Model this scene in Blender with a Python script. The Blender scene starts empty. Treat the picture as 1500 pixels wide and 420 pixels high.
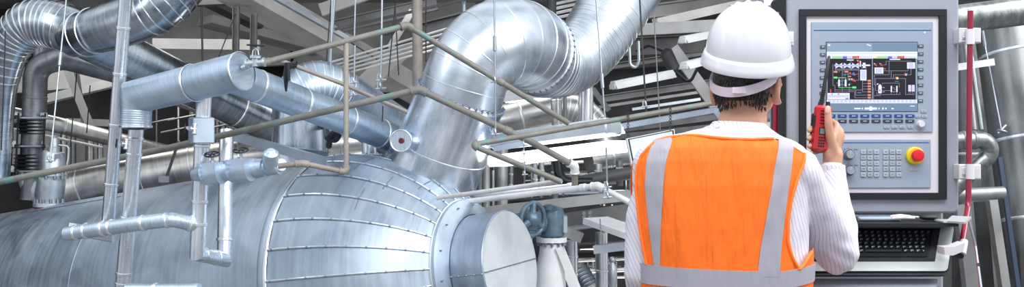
import bpy, math, random
from mathutils import Vector, Matrix, noise
R0 = random.Random(7)
PI = math.pi
SC = bpy.context.scene
COL = SC.collection
V = Vector

# ------------------------------------------------------------------ camera, light, exposure
CAMZ = 1.45
FPX = 1500.0
cam = bpy.data.cameras.new('camera'); cam.lens = 36; cam.sensor_width = 36; cam.clip_end = 200
camo = bpy.data.objects.new('camera', cam); COL.objects.link(camo)
camo.location = (0, 0, CAMZ); camo.rotation_euler = (PI/2, 0, 0)
SC.camera = camo
SC.view_settings.view_transform = 'Standard'
try: SC.view_settings.look = 'None'
except Exception: pass
SC.view_settings.gamma = 1.0
SC.view_settings.use_curve_mapping = False
SC.view_settings.exposure = -0.12
SC.cycles.max_bounces = 8

def world():
    w = bpy.data.worlds.new('daylight'); SC.world = w; w.use_nodes = True
    nt = w.node_tree; nt.nodes.clear(); N = nt.nodes.new; L = nt.links.new
    tc = N('ShaderNodeTexCoord'); sep = N('ShaderNodeSeparateXYZ'); L(tc.outputs['Generated'], sep.inputs[0])
    mr = N('ShaderNodeMapRange'); mr.inputs[1].default_value = -1; mr.inputs[2].default_value = 1; L(sep.outputs['Z'], mr.inputs[0])
    cr = N('ShaderNodeValToRGB'); L(mr.outputs[0], cr.inputs[0])
    e = cr.color_ramp.elements
    e[0].position = 0.0; e[0].color = (.26, .27, .29, 1)
    e[1].position = 1.0; e[1].color = (1.1, 1.14, 1.2, 1)
    for p, c in ((.38, (.34, .35, .38, 1)), (.46, (.72, .76, .82, 1)), (.54, (1.0, 1.04, 1.1, 1)), (.66, (.72, .77, .84, 1)), (.80, (.95, 1.0, 1.06, 1))):
        k = e.new(p); k.color = c
    # added noise: broad bright and dim bands for the metals to reflect
    mp = N('ShaderNodeMapping'); mp.inputs['Scale'].default_value = (2.2, 2.2, .55); L(tc.outputs['Generated'], mp.inputs[0])
    ns = N('ShaderNodeTexNoise'); ns.inputs['Scale'].default_value = 1.6; ns.inputs['Detail'].default_value = 3; L(mp.outputs[0], ns.inputs[0])
    r2 = N('ShaderNodeValToRGB'); L(ns.outputs[0], r2.inputs[0])
    r2.color_ramp.elements[0].position = .38; r2.color_ramp.elements[0].color = (.40, .42, .46, 1)
    r2.color_ramp.elements[1].position = .6; r2.color_ramp.elements[1].color = (1.35, 1.35, 1.33, 1)
    mx = N('ShaderNodeMix'); mx.data_type = 'RGBA'; mx.blend_type = 'MULTIPLY'; mx.inputs[0].default_value = 1
    L(cr.outputs[0], mx.inputs[6]); L(r2.outputs[0], mx.inputs[7])
    bg = N('ShaderNodeBackground'); bg.inputs[1].default_value = 1.0; L(mx.outputs[2], bg.inputs[0])
    out = N('ShaderNodeOutputWorld'); L(bg.outputs[0], out.inputs[0])
world()

def area(name, loc, target, sx, sy, power, col=(1, 1, 1)):
    l = bpy.data.lights.new(name, 'AREA'); l.shape = 'RECTANGLE'; l.size = sx; l.size_y = sy; l.energy = power; l.color = col
    o = bpy.data.objects.new(name, l); COL.objects.link(o); o.location = loc
    o.rotation_euler = (V(target)-V(loc)).to_track_quat('-Z', 'Y').to_euler()
    return o
area('fill_light_front', (.6, 1.0, 4.6), (0, 5.5, .8), 5.0, 1.6, 260, (.97, .99, 1))  # added overhead area light, out of view, for brightness and metal highlights
area('fill_light_left', (-6.0, 4.2, 4.6), (-2.0, 8, .8), 1.4, 4.0, 75, (.93, .97, 1))  # added fill from the left, no visible source
area('fill_light_right', (4.6, 3.6, 4.6), (.3, 7.5, .8), 1.2, 4.0, 260, (1, 1, 1))  # added fill from the right, brightens the manway cover
area('hall_fill_far', (1.2, 11.2, 3.1), (1.0, 12.5, -1), 5.0, .8, 45, (1, 1, 1))  # area light added under the ceiling, separate from the tube lamps
area('hall_fill_far_left', (-4.5, 11.5, 3.1), (-4.0, 12.5, -1), 4.0, .8, 60, (1, .98, .95))  # same added fill for the left of the hall, no fixture
area('hall_fill_lower', (1.0, 11.5, -1.5), (.9, 12.5, 1.5), 3.0, 1.0, 60, (1, 1, 1))  # added fill shining up from below, no lamp stands there

# ------------------------------------------------------------------ geometry helpers
def P(x, y, d): return V(((x-750)/FPX*d, d, CAMZ-(y-210)/FPX*d))
def R(px, d): return px*d/FPX

MATS = {}
def node_mat(name):
    m = bpy.data.materials.new(name); m.use_nodes = True; nt = m.node_tree
    b = nt.nodes['Principled BSDF']; MATS[name] = m
    return m, nt, b
def plain(name, col, rough=.5, metal=0, emis=0, noise_amt=.0, nscale=8, bump=0, coat=0):
    m, nt, b = node_mat(name)
    b.inputs['Roughness'].default_value = rough; b.inputs['Metallic'].default_value = metal
    b.inputs['Base Color'].default_value = (*col, 1)
    if coat: b.inputs['Coat Weight'].default_value = coat
    N = nt.nodes.new; L = nt.links.new
    tc = N('ShaderNodeTexCoord'); ns = N('ShaderNodeTexNoise'); ns.inputs['Scale'].default_value = nscale; ns.inputs['Detail'].default_value = 5
    L(tc.outputs['Object'], ns.inputs[0])
    if noise_amt:
        r = N('ShaderNodeValToRGB'); L(ns.outputs[0], r.inputs[0])
        lo = tuple(c*(1-noise_amt) for c in col); hi = tuple(min(1, c*(1+noise_amt)) for c in col)
        r.color_ramp.elements[0].position = .35; r.color_ramp.elements[0].color = (*lo, 1)
        r.color_ramp.elements[1].position = .65; r.color_ramp.elements[1].color = (*hi, 1)
        L(r.outputs[0], b.inputs['Base Color'])
    if bump:
        bp = N('ShaderNodeBump'); bp.inputs['Strength'].default_value = bump; bp.inputs['Distance'].default_value = .01
        L(ns.outputs[0], bp.inputs['Height']); L(bp.outputs[0], b.inputs['Normal'])
    if emis:
        b.inputs['Emission Color'].default_value = (*col, 1); b.inputs['Emission Strength'].default_value = emis
    return m
def metal(name, c0, c1, rough=.3, su=3, sv=30, metallic=1.0, bump=.15, tint=None, lines=0, blot=.5, dist=.004):
    """sheet metal with brushing that follows the UV of the tube (u round, v along)"""
    m, nt, b = node_mat(name); N = nt.nodes.new; L = nt.links.new
    tc = N('ShaderNodeTexCoord'); mp = N('ShaderNodeMapping'); mp.inputs['Scale'].default_value = (su, sv, 1)
    L(tc.outputs['UV'], mp.inputs[0])
    n1 = N('ShaderNodeTexNoise'); n1.inputs['Scale'].default_value = 1; n1.inputs['Detail'].default_value = 6; n1.inputs['Roughness'].default_value = .65
    L(mp.outputs[0], n1.inputs[0])
    n2 = N('ShaderNodeTexNoise'); n2.inputs['Scale'].default_value = 3.2; n2.inputs['Detail'].default_value = 4; n2.inputs['Distortion'].default_value = .6
    L(tc.outputs['Object'], n2.inputs[0])
    mix = N('ShaderNodeMix'); mix.data_type = 'FLOAT'; mix.inputs[0].default_value = blot
    L(n1.outputs[0], mix.inputs[2]); L(n2.outputs[0], mix.inputs[3])
    r = N('ShaderNodeValToRGB'); L(mix.outputs[0], r.inputs[0])
    r.color_ramp.elements[0].position = .36; r.color_ramp.elements[0].color = (*c0, 1)
    r.color_ramp.elements[1].position = .62; r.color_ramp.elements[1].color = (*c1, 1)
    col = r.outputs[0]
    if tint:
        n3 = N('ShaderNodeTexNoise'); n3.inputs['Scale'].default_value = tint[1]; n3.inputs['Detail'].default_value = 5; L(tc.outputs['Object'], n3.inputs[0])
        r3 = N('ShaderNodeValToRGB'); L(n3.outputs[0], r3.inputs[0]); r3.color_ramp.elements[0].position = tint[2]; r3.color_ramp.elements[1].position = tint[2]+.1
        mc = N('ShaderNodeMix'); mc.data_type = 'RGBA'; L(r3.outputs[0], mc.inputs[0]); L(col, mc.inputs[6]); mc.inputs[7].default_value = (*tint[0], 1)
        col = mc.outputs[2]
    L(col, b.inputs['Base Color'])
    mr = N('ShaderNodeMapRange'); mr.inputs[1].default_value = .3; mr.inputs[2].default_value = .7
    mr.inputs[3].default_value = rough*.75; mr.inputs[4].default_value = min(1, rough*1.35)
    L(mix.outputs[0], mr.inputs[0]); L(mr.outputs[0], b.inputs['Roughness'])
    b.inputs['Metallic'].default_value = metallic
    h = mix.outputs[0]
    if lines:
        wv = N('ShaderNodeTexWave'); wv.bands_direction = 'Y'; wv.inputs['Scale'].default_value = lines; wv.inputs['Distortion'].default_value = .4
        L(tc.outputs['UV'], wv.inputs[0])
        ad = N('ShaderNodeMath'); ad.operation = 'ADD'; L(h, ad.inputs[0]); L(wv.outputs[1], ad.inputs[1]); h = ad.outputs[0]
    if bump:
        bp = N('ShaderNodeBump'); bp.inputs['Strength'].default_value = bump; bp.inputs['Distance'].default_value = dist
        L(h, bp.inputs['Height']); L(bp.outputs[0], b.inputs['Normal'])
    return m

class MB:
    def __init__(s): s.v = []; s.f = []; s.m = []; s.uv = []; s.mats = []
    def mi(s, mat):
        if mat not in s.mats: s.mats.append(mat)
        return s.mats.index(mat)
    def add(s, vs, fs, mat, uvs=None):
        o = len(s.v); s.v += [V(p) for p in vs]; k = s.mi(mat)
        for i, f in enumerate(fs):
            s.f.append([o+j for j in f]); s.m.append(k)
            s.uv.append(uvs[i] if uvs else [(0, 0)]*len(f))
        return s
    def build(s, name, parent=None, base=None, smooth=35):
        """links ONE mesh object; base = world origin of a top-level mesh"""
        if parent is not None: base = V(parent['_b'])
        if base is None:
            lo = V([min(p[k] for p in s.v) for k in range(3)]); hi = V([max(p[k] for p in s.v) for k in range(3)])
            base = V(((lo.x+hi.x)/2, (lo.y+hi.y)/2, lo.z))
        base = V(base)
        me = bpy.data.meshes.new(name); me.from_pydata([p-base for p in s.v], [], s.f)
        for m in s.mats: me.materials.append(MATS[m] if isinstance(m, str) else m)
        me.polygons.foreach_set('material_index', s.m)
        uvl = me.uv_layers.new(name='UVMap'); flat = [c for f in s.uv for t in f for c in t]
        uvl.data.foreach_set('uv', flat)
        me.validate(); me.update()
        if smooth:
            me.polygons.foreach_set('use_smooth', [True]*len(me.polygons)); me.set_sharp_from_angle(angle=math.radians(smooth))
        o = bpy.data.objects.new(name, me); COL.objects.link(o)
        if parent is not None: o.parent = parent; o['_b'] = parent['_b']
        else: o.location = base; o['_b'] = tuple(base)
        return o
def tag(o, label=None, cat=None, group=None, kind=None):
    for k, v in (('label', label), ('category', cat), ('group', group), ('kind', kind)):
        if v: o[k] = v
    return o
def T(name, loc, label, cat, group=None):
    o = bpy.data.objects.new(name, None); o.empty_display_size = .05; COL.objects.link(o); o.location = loc; o['_b'] = tuple(V(loc))
    return tag(o, label, cat, group)

def frame(t, ref=None):
    t = t.normalized(); ref = ref or V((0, 1, 0))
    n = ref - t*ref.dot(t)
    if n.length < .05: n = V((0, 0, 1)) - t*t.z
    n.normalize(); return t, n, t.cross(n)
def tube(mb, pts, rad, mat, seg=20, cap=True, ref=None, capmat=None):
    pts = [V(p) for p in pts]; n = len(pts)
    if not hasattr(rad, '__len__'): rad = [rad]*n
    tang = []
    for i in range(n):
        a = pts[max(i-1, 0)]; b = pts[min(i+1, n-1)]
        if 0 < i < n-1:
            t = (pts[i]-pts[i-1]).normalized()+(pts[i+1]-pts[i]).normalized()
            if t.length < 1e-6: t = b-a
        else: t = b-a
        tang.append(t.normalized())
    _, nn, _ = frame(tang[0], ref); vs = []; L = 0; vlen = []
    for i in range(n):
        t = tang[i]
        nn = (nn - t*nn.dot(t)).normalized(); bb = t.cross(nn)
        # widen mitre plane so the wall stays round
        st = 1.0; ax = None
        if 0 < i < n-1:
            a = (pts[i]-pts[i-1]).normalized(); c = max(.3, a.dot(t)); st = 1/c
            ax = (a - t*a.dot(t)); ax = ax.normalized() if ax.length > 1e-5 else None
        for k in range(seg):
            an = 2*PI*k/seg; o = nn*math.cos(an)+bb*math.sin(an)
            if ax is not None: o = o+ax*(o.dot(ax)*(st-1))
            vs.append(pts[i]+o*rad[i])
        if i: L += (pts[i]-pts[i-1]).length
        vlen.append(L)
    fs = []; uv = []
    for i in range(n-1):
        for k in range(seg):
            k2 = (k+1) % seg; fs.append([i*seg+k, i*seg+k2, (i+1)*seg+k2, (i+1)*seg+k])
            u0, u1 = k/seg, (k+1)/seg; uv.append([(u0, vlen[i]), (u1, vlen[i]), (u1, vlen[i+1]), (u0, vlen[i+1])])
    mb.add(vs, fs, mat, uv)
    if cap:
        for i, rev in ((0, True), (n-1, False)):
            if rad[i] < 1e-5: continue
            ring = vs[i*seg:(i+1)*seg]; f = list(range(seg)); f = f[::-1] if rev else f
            cu = [(.5+.5*math.cos(2*PI*k/seg), .5*math.sin(2*PI*k/seg)*rad[i]) for k in f]
            mb.add(ring, [f], capmat or mat, [cu])
    return mb
def fillet(pts, rad, n=8):
    """rounded corners; returns points and the indices of the arc points"""
    pts = [V(p) for p in pts]; out = [pts[0]]; arcs = []
    for i in range(1, len(pts)-1):
        a, b, c = pts[i-1], pts[i], pts[i+1]; u = (a-b).normalized(); w = (c-b).normalized()
        ang = math.acos(max(-1, min(1, u.dot(w))))
        rr = rad[i-1] if hasattr(rad, '__len__') else rad
        if ang > PI-.02 or rr <= 0: out.append(b); continue
        d = min(rr/math.tan(ang/2), (a-b).length*.49 if i > 1 else (a-b).length*.95, (c-b).length*.49 if i < len(pts)-2 else (c-b).length*.95)
        r = d*math.tan(ang/2); ce = b+(u+w).normalized()*(r/math.sin(ang/2))
        p0 = b+u*d-ce; p1 = b+w*d-ce; th = math.acos(max(-1, min(1, p0.normalized().dot(p1.normalized()))))
        for k in range(n+1):
            s = k/n; q = (p0*math.sin((1-s)*th)+p1*math.sin(s*th))/math.sin(th)
            arcs.append(len(out)); out.append(ce+q)
    out.append(pts[-1]); return out, arcs
def band(mb, c, t, r, w, h, mat, seg=24):
    t = V(t).normalized()
    tube(mb, [c-t*w/2, c-t*w/2*.6, c+t*w/2*.6, c+t*w/2], [r, r+h, r+h, r], mat, seg, cap=False)
def bolt_ring(mb, c, t, r, n, br, bl, mat):
    t, a, b = frame(V(t))
    for k in range(n):
        q = c+(a*math.cos(2*PI*k/n)+b*math.sin(2*PI*k/n))*r
        tube(mb, [q-t*bl/2, q+t*bl/2], br, mat, 6)
def torus(mb, c, t, r, rr, mat, seg=28, s2=8):
    t, a, b = frame(V(t)); vs = []; fs = []
    for k in range(seg):
        o = a*math.cos(2*PI*k/seg)+b*math.sin(2*PI*k/seg)
        for j in range(s2):
            vs.append(c+o*(r+rr*math.cos(2*PI*j/s2))+t*rr*math.sin(2*PI*j/s2))
    for k in range(seg):
        for j in range(s2):
            k2 = (k+1) % seg; j2 = (j+1) % s2; fs.append([k*s2+j, k2*s2+j, k2*s2+j2, k*s2+j2])
    mb.add(vs, fs, mat)
def obox(mb, c, ax, ay, az, mat, ch=0):
    """box from centre and three half-extent vectors, optional chamfer (metres) on the edges lengthwise"""
    c, ax, ay, az = V(c), V(ax), V(ay), V(az)
    if ch <= 0:
        vs = [c+ax*i+ay*j+az*k for i in (-1, 1) for j in (-1, 1) for k in (-1, 1)]
        mb.add(vs, [[0, 1, 3, 2], [4, 6, 7, 5], [0, 4, 5, 1], [2, 3, 7, 6], [0, 2, 6, 4], [1, 5, 7, 3]], mat); return
    lx, ly, lz = ax.length, ay.length, az.length; ux, uy, uz = ax/lx, ay/ly, az/lz; ch = min(ch, lx*.45, ly*.45, lz*.45); vs = []
    pro = [(lx-ch, -ly), (lx, -ly+ch), (lx, ly-ch), (lx-ch, ly), (-lx+ch, ly), (-lx, ly-ch), (-lx, -ly+ch), (-lx+ch, -ly)]
    for z, s in ((-lz, 1), (-lz+ch, 0), (lz-ch, 0), (lz, 1)):
        for x, y in pro:
            fx = (lx-ch)/lx if s else 1; fy = (ly-ch)/ly if s else 1
            vs.append(c+ux*x*fx+uy*y*fy+uz*z)
    fs = [list(range(8))[::-1], list(range(24, 32))]
    for r in range(3):
        for k in range(8): fs.append([r*8+k, r*8+(k+1) % 8, (r+1)*8+(k+1) % 8, (r+1)*8+k])
    mb.add(vs, fs, mat)
def bar(mb, p0, p1, w, h, mat, up=V((0, 0, 1)), ch=0, prof='box'):
    """member from p0 to p1: w across, h deep"""
    p0, p1 = V(p0), V(p1); t = (p1-p0); L = t.length; t.normalize()
    s = t.cross(up); s = s.normalized() if s.length > .01 else V((1, 0, 0)); u = s.cross(t)
    c = (p0+p1)/2
    if prof == 'box': obox(mb, c, s*w/2, u*h/2, t*L/2, mat, ch)
    elif prof == 'I':
        tk = min(w, h)*.12
        obox(mb, c+u*(h/2-tk/2), s*w/2, u*tk/2, t*L/2, mat); obox(mb, c-u*(h/2-tk/2), s*w/2, u*tk/2, t*L/2, mat)
        obox(mb, c, s*tk/2, u*(h/2-tk), t*L/2, mat)
    elif prof == 'C':
        tk = min(w, h)*.12
        obox(mb, c+s*(w/2-tk/2), s*tk/2, u*h/2, t*L/2, mat)
        obox(mb, c+u*(h/2-tk/2)-s*tk/2, s*(w/2-tk/2), u*tk/2, t*L/2, mat); obox(mb, c-u*(h/2-tk/2)-s*tk/2, s*(w/2-tk/2), u*tk/2, t*L/2, mat)
    elif prof == 'L':
        tk = min(w, h)*.14
        obox(mb, c-u*(h/2-tk/2), s*w/2, u*tk/2, t*L/2, mat); obox(mb, c+s*(w/2-tk/2)+u*tk/2, s*tk/2, u*(h/2-tk/2), t*L/2, mat)
def beam(name, label, cat, p0, p1, w, h, mat, prof='I', group=None, kind=None, up=V((0, 0, 1)), bolts=None):
    mb = MB(); bar(mb, p0, p1, w, h, mat, prof=prof, up=up)
    if bolts:
        for b in bolts: tube(mb, [b+V((0, -.03, 0)), b+V((0, .02, 0))], .02, 'bolt', 6)
    return tag(mb.build(name, smooth=0), label, cat, group, kind)
def sphere(mb, c, r, mat, seg=16, rings=10, sc=(1, 1, 1), rot=None):
    vs = []; fs = []; c = V(c)
    for i in range(rings+1):
        th = PI*i/rings
        for k in range(seg):
            p = V((math.sin(th)*math.cos(2*PI*k/seg)*sc[0], math.sin(th)*math.sin(2*PI*k/seg)*sc[1], math.cos(th)*sc[2]))*r
            vs.append(c+(rot @ p if rot else p))
    for i in range(rings):
        for k in range(seg): fs.append([i*seg+k, (i+1)*seg+k, (i+1)*seg+(k+1) % seg, i*seg+(k+1) % seg])
    mb.add(vs, fs, mat)

# ------------------------------------------------------------------ materials
metal('vessel_metal', (.30, .37, .46), (.52, .60, .70), .42, su=5, sv=26, bump=.08, metallic=.86, tint=((.30, .34, .46), 2.6, .66), blot=.55)
metal('duct_bright', (.34, .42, .54), (.88, .92, .98), .27, su=20, sv=1.6, bump=.22, blot=.45, metallic=.93, dist=.006)
metal('cover_pale', (.62, .66, .70), (.88, .90, .92), .38, su=3, sv=3, metallic=.45, bump=.1)
metal('duct_elbow', (.50, .58, .68), (.82, .88, .94), .33, su=6, sv=10, bump=.12, blot=.6, metallic=.92)
metal('duct_blue', (.33, .42, .53), (.56, .66, .77), .36, su=4, sv=90, metallic=.92, bump=.3, lines=22, dist=.002)
metal('duct_left', (.22, .27, .33), (.60, .65, .69), .23, su=4, sv=24, bump=.18, dist=.003)
metal('duct_warm', (.42, .41, .39), (.72, .70, .67), .33, su=3, sv=40, bump=.2, dist=.002)
metal('duct_dark', (.16, .17, .18), (.33, .34, .35), .42, su=5, sv=12, bump=.15, metallic=.85)
metal('pipe_clad', (.66, .73, .82), (.92, .95, .98), .27, su=12, sv=6, metallic=.9, bump=.12, dist=.002)
metal('header_clad', (.32, .41, .52), (.54, .64, .76), .42, su=3, sv=110, metallic=.85, bump=.3, lines=26, dist=.002)
metal('valve_clad', (.40, .49, .60), (.64, .73, .84), .40, su=3, sv=90, metallic=.85, bump=.3, lines=24, dist=.002)
metal('seam', (.72, .78, .84), (.92, .95, .98), .3, bump=0)
metal('seam_dark', (.20, .25, .32), (.36, .42, .50), .45, bump=0)
metal('rail_paint', (.15, .147, .132), (.26, .25, .225), .55, su=3, sv=9, metallic=.15, tint=((.14, .26, .235), 9, .56), bump=.2)
metal('rail_tan', (.24, .215, .19), (.37, .335, .30), .55, su=3, sv=9, metallic=.1, bump=.15)
metal('rail_light', (.60, .60, .60), (.82, .82, .82), .45, su=3, sv=9, metallic=.3, bump=.1)
metal('far_metal', (.34, .34, .34), (.62, .62, .61), .35, su=10, sv=4, bump=.1)
metal('far_bright', (.62, .63, .64), (.88, .88, .88), .3, su=10, sv=4, bump=.1)
metal('galv', (.48, .54, .60), (.72, .77, .82), .4, su=8, sv=20, metallic=.85, bump=.15)
metal('cast', (.45, .50, .55), (.66, .71, .76), .42, su=8, sv=8, metallic=.8, bump=.2)
metal('wrap_right', (.16, .17, .17), (.42, .44, .44), .36, su=5, sv=30, bump=.5, dist=.01)
metal('sheet_right', (.15, .155, .155), (.33, .34, .34), .34, su=26, sv=1.5, bump=.15, tint=((.40, .36, .32), 2, .60))
plain('bolt', (.30, .31, .33), .4, .8)
plain('black_metal', (.02, .022, .025), .38, .5)
plain('rubber', (.015, .016, .018), .6)
plain('wheel_black', (.025, .03, .035), .35, .6)
plain('rod_white', (.36, .40, .44), .35, .8)
plain('rod_dark', (.045, .047, .05), .5, .5)
plain('concrete', (.34, .335, .33), .85, 0, noise_amt=.18, nscale=2)
plain('concrete_light', (.52, .51, .50), .85, 0, noise_amt=.14, nscale=3)
plain('ceiling_grey', (.30, .30, .30), .9, 0, noise_amt=.25, nscale=1.2)
plain('wall_dark', (.055, .055, .058), .9, 0, noise_amt=.4, nscale=1.5)
plain('steel_grey', (.20, .20, .20), .55, .3, noise_amt=.2, nscale=4)
plain('steel_light', (.38, .38, .38), .5, .3, noise_amt=.12, nscale=4)
plain('steel_dark', (.07, .07, .073), .6, .3, noise_amt=.3, nscale=4)
plain('steel_blue', (.27, .33, .40), .4, .6, noise_amt=.15, nscale=5)
plain('navy_steel', (.03, .05, .085), .45, .3)
plain('motor_blue', (.13, .20, .26), .4, .4, noise_amt=.3, nscale=12)
plain('white_enamel', (.80, .81, .82), .4, 0, noise_amt=.05)
plain('sign_white', (.62, .66, .69), .5)
plain('gasket', (.14, .03, .03), .6)
plain('tube_glow', (1, 1, 1), .4, 0, emis=2.4)
plain('diffuser', (.8, .8, .8), .3)

# ------------------------------------------------------------------ the setting
def slab(name, x0, x1, y0, y1, z0, z1, mat):
    mb = MB(); obox(mb, ((x0+x1)/2, (y0+y1)/2, (z0+z1)/2), ((x1-x0)/2, 0, 0), (0, (y1-y0)/2, 0), (0, 0, (z1-z0)/2), mat)
    return tag(mb.build(name, smooth=0), kind='structure')
FZ = -3.0; CZ = 3.55
slab('floor', -11, 11, -1, 16.2, FZ-.2, FZ, 'concrete')
slab('wall_back', -11, 11, 16, 16.2, FZ, CZ, 'wall_dark')
slab('wall_left', -11.2, -11, 6, 16.2, FZ, CZ, 'wall_dark')
slab('ceiling', -11.2, 11.2, 9.2, 16.2, CZ, CZ+.2, 'ceiling_grey')
mb = MB(); obox(mb, (.9, 2.6, -.05), (1.9, 0, 0), (0, 1.5, 0), (0, 0, .05), 'steel_grey')
for i in range(36):
    x = -.95+i*.105
    obox(mb, (x, 2.6, -.005), (.01, 0, 0), (0, 1.48, 0), (0, 0, .008), 'steel_light')
tag(mb.build('floor_platform', smooth=0), kind='structure')
for i, (x, y) in enumerate(((-.9, 1.2), (2.7, 1.2), (-.9, 4.0), (2.7, 4.0))):
    tag(MB().add([], [], 'steel_grey').build('x') if 0 else slab('trim_%d' % (i+1), x-.07, x+.07, y-.07, y+.07, FZ, -.1, 'steel_grey'))

# ------------------------------------------------------------------ the big vessel
VA = P(748, 388, 7.0); VU = V((-1.833, 1, -.299)).normalized()
_, VN, VB = frame(VU, V((0, 1, 0)))          # VN points away from the camera side
def vp(s, r, ang):                            # ang measured from the upward direction towards the camera
    up = V((0, 0, 1)); up = (up-VU*up.dot(VU)).normalized(); side = up.cross(VU)
    if side.y > 0: side = -side
    return VA+VU*s+(up*math.cos(ang)+side*math.sin(ang))*r
def dome_r(q):                                # q 0 at shell seam, 1 at collar
    a = q*math.radians(59); return .94*math.cos(a)
S_COL, S_SEAM = .335, 1.36
def dome_s(q): return S_SEAM-(S_SEAM-S_COL)*math.sin(q*math.radians(59))/math.sin(math.radians(59))
vessel = T('pressure_vessel', (VA.x-2, VA.y+1.5, FZ), 'huge horizontal insulated vessel clad in riveted blue-grey sheet with a segmented domed end', 'tank')
def lathe(mb, prof, mat, seg=112, s2=False):
    vs = []; fs = []; uv = []
    for s, r in prof:
        for k in range(seg): vs.append(vp(s, r, 2*PI*k/seg))
    for i in range(len(prof)-1):
        for k in range(seg):
            k2 = (k+1) % seg; fs.append([i*seg+k, i*seg+k2, (i+1)*seg+k2, (i+1)*seg+k])
            u0, u1 = k/seg, (k+1)/seg; a, b = prof[i][0]+prof[i][1]*.0, prof[i+1][0]; uv.append([(u0, a), (u1, a), (u1, b), (u0, b)])
    mb.add(vs, fs, mat, uv)
mb = MB(); lathe(mb, [(8.0-.1*i, .94) for i in range(0, 67)][::1]+[(S_SEAM, .94)], 'vessel_metal')
lathe(mb, [(8.5, .02), (8.4, .4), (8.25, .7), (8.0, .94)], 'vessel_metal')
for s in (1.36, 3.35, 4.75, 6.2):
    q = [vp(s, 0, 0)]; band(mb, vp(s, 0, 0), VU, .94, .03 if s < 2 else .015, .007 if s < 2 else .002, 'seam' if s < 2 else 'vessel_metal', 112)
band(mb, vp(1.405, 0, 0), VU, .94, .05, .003, 'vessel_metal', 112)
for s0, s1, an in ((1.4, 3.33, -.05), (3.37, 4.73, .35), (4.77, 6.2, -.1), (3.37, 4.73, 1.45)):
    tube(mb, [vp(s0+(s1-s0)*k/12, .941, an) for k in range(13)], .006, 'seam_dark', 6)
mb.build('shell', vessel)
mb = MB()
NG = 28
prof = [(dome_s(k/14), dome_r(k/14)) for k in range(15)]
vs = []; fs = []; uv = []
for g in range(NG):                            # each gore slightly flattened between its seams
    for k, (s, r) in enumerate(prof):
        for j in range(5):
            an = 2*PI*(g+.5+(j/4))/NG; f = 1-.006*math.sin(PI*j/4)
            vs.append(vp(s, r*f, an))
    o = g*75
    for k in range(14):
        for j in range(4):
            fs.append([o+k*5+j, o+k*5+j+1, o+(k+1)*5+j+1, o+(k+1)*5+j])
            uv.append([((g+.5+j/4)/NG, k/14.), ((g+.5+(j+1)/4)/NG, k/14.), ((g+.5+(j+1)/4)/NG, (k+1)/14.), ((g+.5+j/4)/NG, (k+1)/14.)])
mb.add(vs, fs, 'vessel_metal', uv)
for g in range(NG):
    an = 2*PI*(g+.5)/NG
    tube(mb, [vp(dome_s(k/14), dome_r(k/14)+.003, an) for k in range(15)], .0055, 'seam', 6, cap=False)
    tube(mb, [vp(dome_s(k/14), dome_r(k/14)+.001, an+.008*(1.2-k/28)) for k in range(15)], .005, 'seam_dark', 6, cap=False)
    for k in range(9):
        q = .04+k*.115; sphere(mb, vp(dome_s(q), dome_r(q)+.006, an+.004), .009, 'seam_dark', 6, 4)
for q, a0, a1 in ((.35, .15, .45), (.6, .40, .62), (.78, .15, .42), (.5, .67, .9)):
    tube(mb, [vp(dome_s(q), dome_r(q)+.001, a0+(a1-a0)*k/6) for k in range(7)], .003, 'seam_dark', 6)
dome = mb.build('dome_end', vessel)
mb = MB(); lathe(mb, [(S_COL+.02, .484), (S_COL-.0, .49), (S_COL-.03, .485), (S_COL-.075, .405), (S_COL-.08, .378)], 'vessel_metal')
band(mb, vp(S_COL, 0, 0), VU, .482, .02, .012, 'seam', 96); bolt_ring(mb, vp(S_COL-.05, 0, 0), VU, .448, 14, .006, .03, 'seam_dark')
mb.build('collar', vessel)
mb = MB(); lathe(mb, [(S_COL-.06, .373), (.012, .373), (.004, .378), (-.004, .374)], 'vessel_metal')
for sgn in (1,):
    tube(mb, [vp(.27-.26*k/6, .374, 1.62) for k in range(7)], .004, 'seam_dark', 6)
    for k in range(5): sphere(mb, vp(.25-.06*k, .377, 1.62), .007, 'seam_dark', 6, 4)
mb.build('manway_barrel', vessel)
mb = MB(); lathe(mb, [(-.004, .372), (-.008, .25), (-.010, .12), (-.010, .001)], 'cover_pale')
e0 = vp(-.008, .37, 1.60); e1 = vp(-.008, .37, 1.60+PI); tube(mb, [e0, (e0+e1)/2-VU*.004, e1], .004, 'seam_dark', 6)
for k in range(9): sphere(mb, e0+(e1-e0)*(.05+.1*k)-VU*.004, .006, 'seam_dark', 6, 4)
mb.build('manway_cover', vessel)
for s in (2.4, 6.6):
    mb = MB(); c = vp(s, 0, 0); side = V((VU.x, VU.y, 0)).normalized(); cr = side.cross(V((0, 0, 1)))
    zt = c.z-.45; obox(mb, (c.x, c.y, (zt+FZ)/2), side*.12, cr*.7, V((0, 0, (zt-FZ)/2)), 'steel_grey'); mb.build('saddle', vessel, smooth=0)
mb = MB()
tube(mb, [P(541, 235, 8.2), P(541, 212, 8.2), P(541, 207, 8.2)], [R(11, 8.2), R(11, 8.2), R(10, 8.2)], 'pipe_clad', 20)
mb.build('nozzle', vessel)
mb = MB(); obox(mb, vp(6.3, .93, 1.42), VU*.14, V((0, 0, .09)), V((0, .02, 0)), 'seam_dark', .01); obox(mb, vp(6.3, .955, 1.42), VU*.09, V((0, 0, .05)), V((0, .01, 0)), 'white_enamel', .005)
mb.build('name_plate', vessel)

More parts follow.
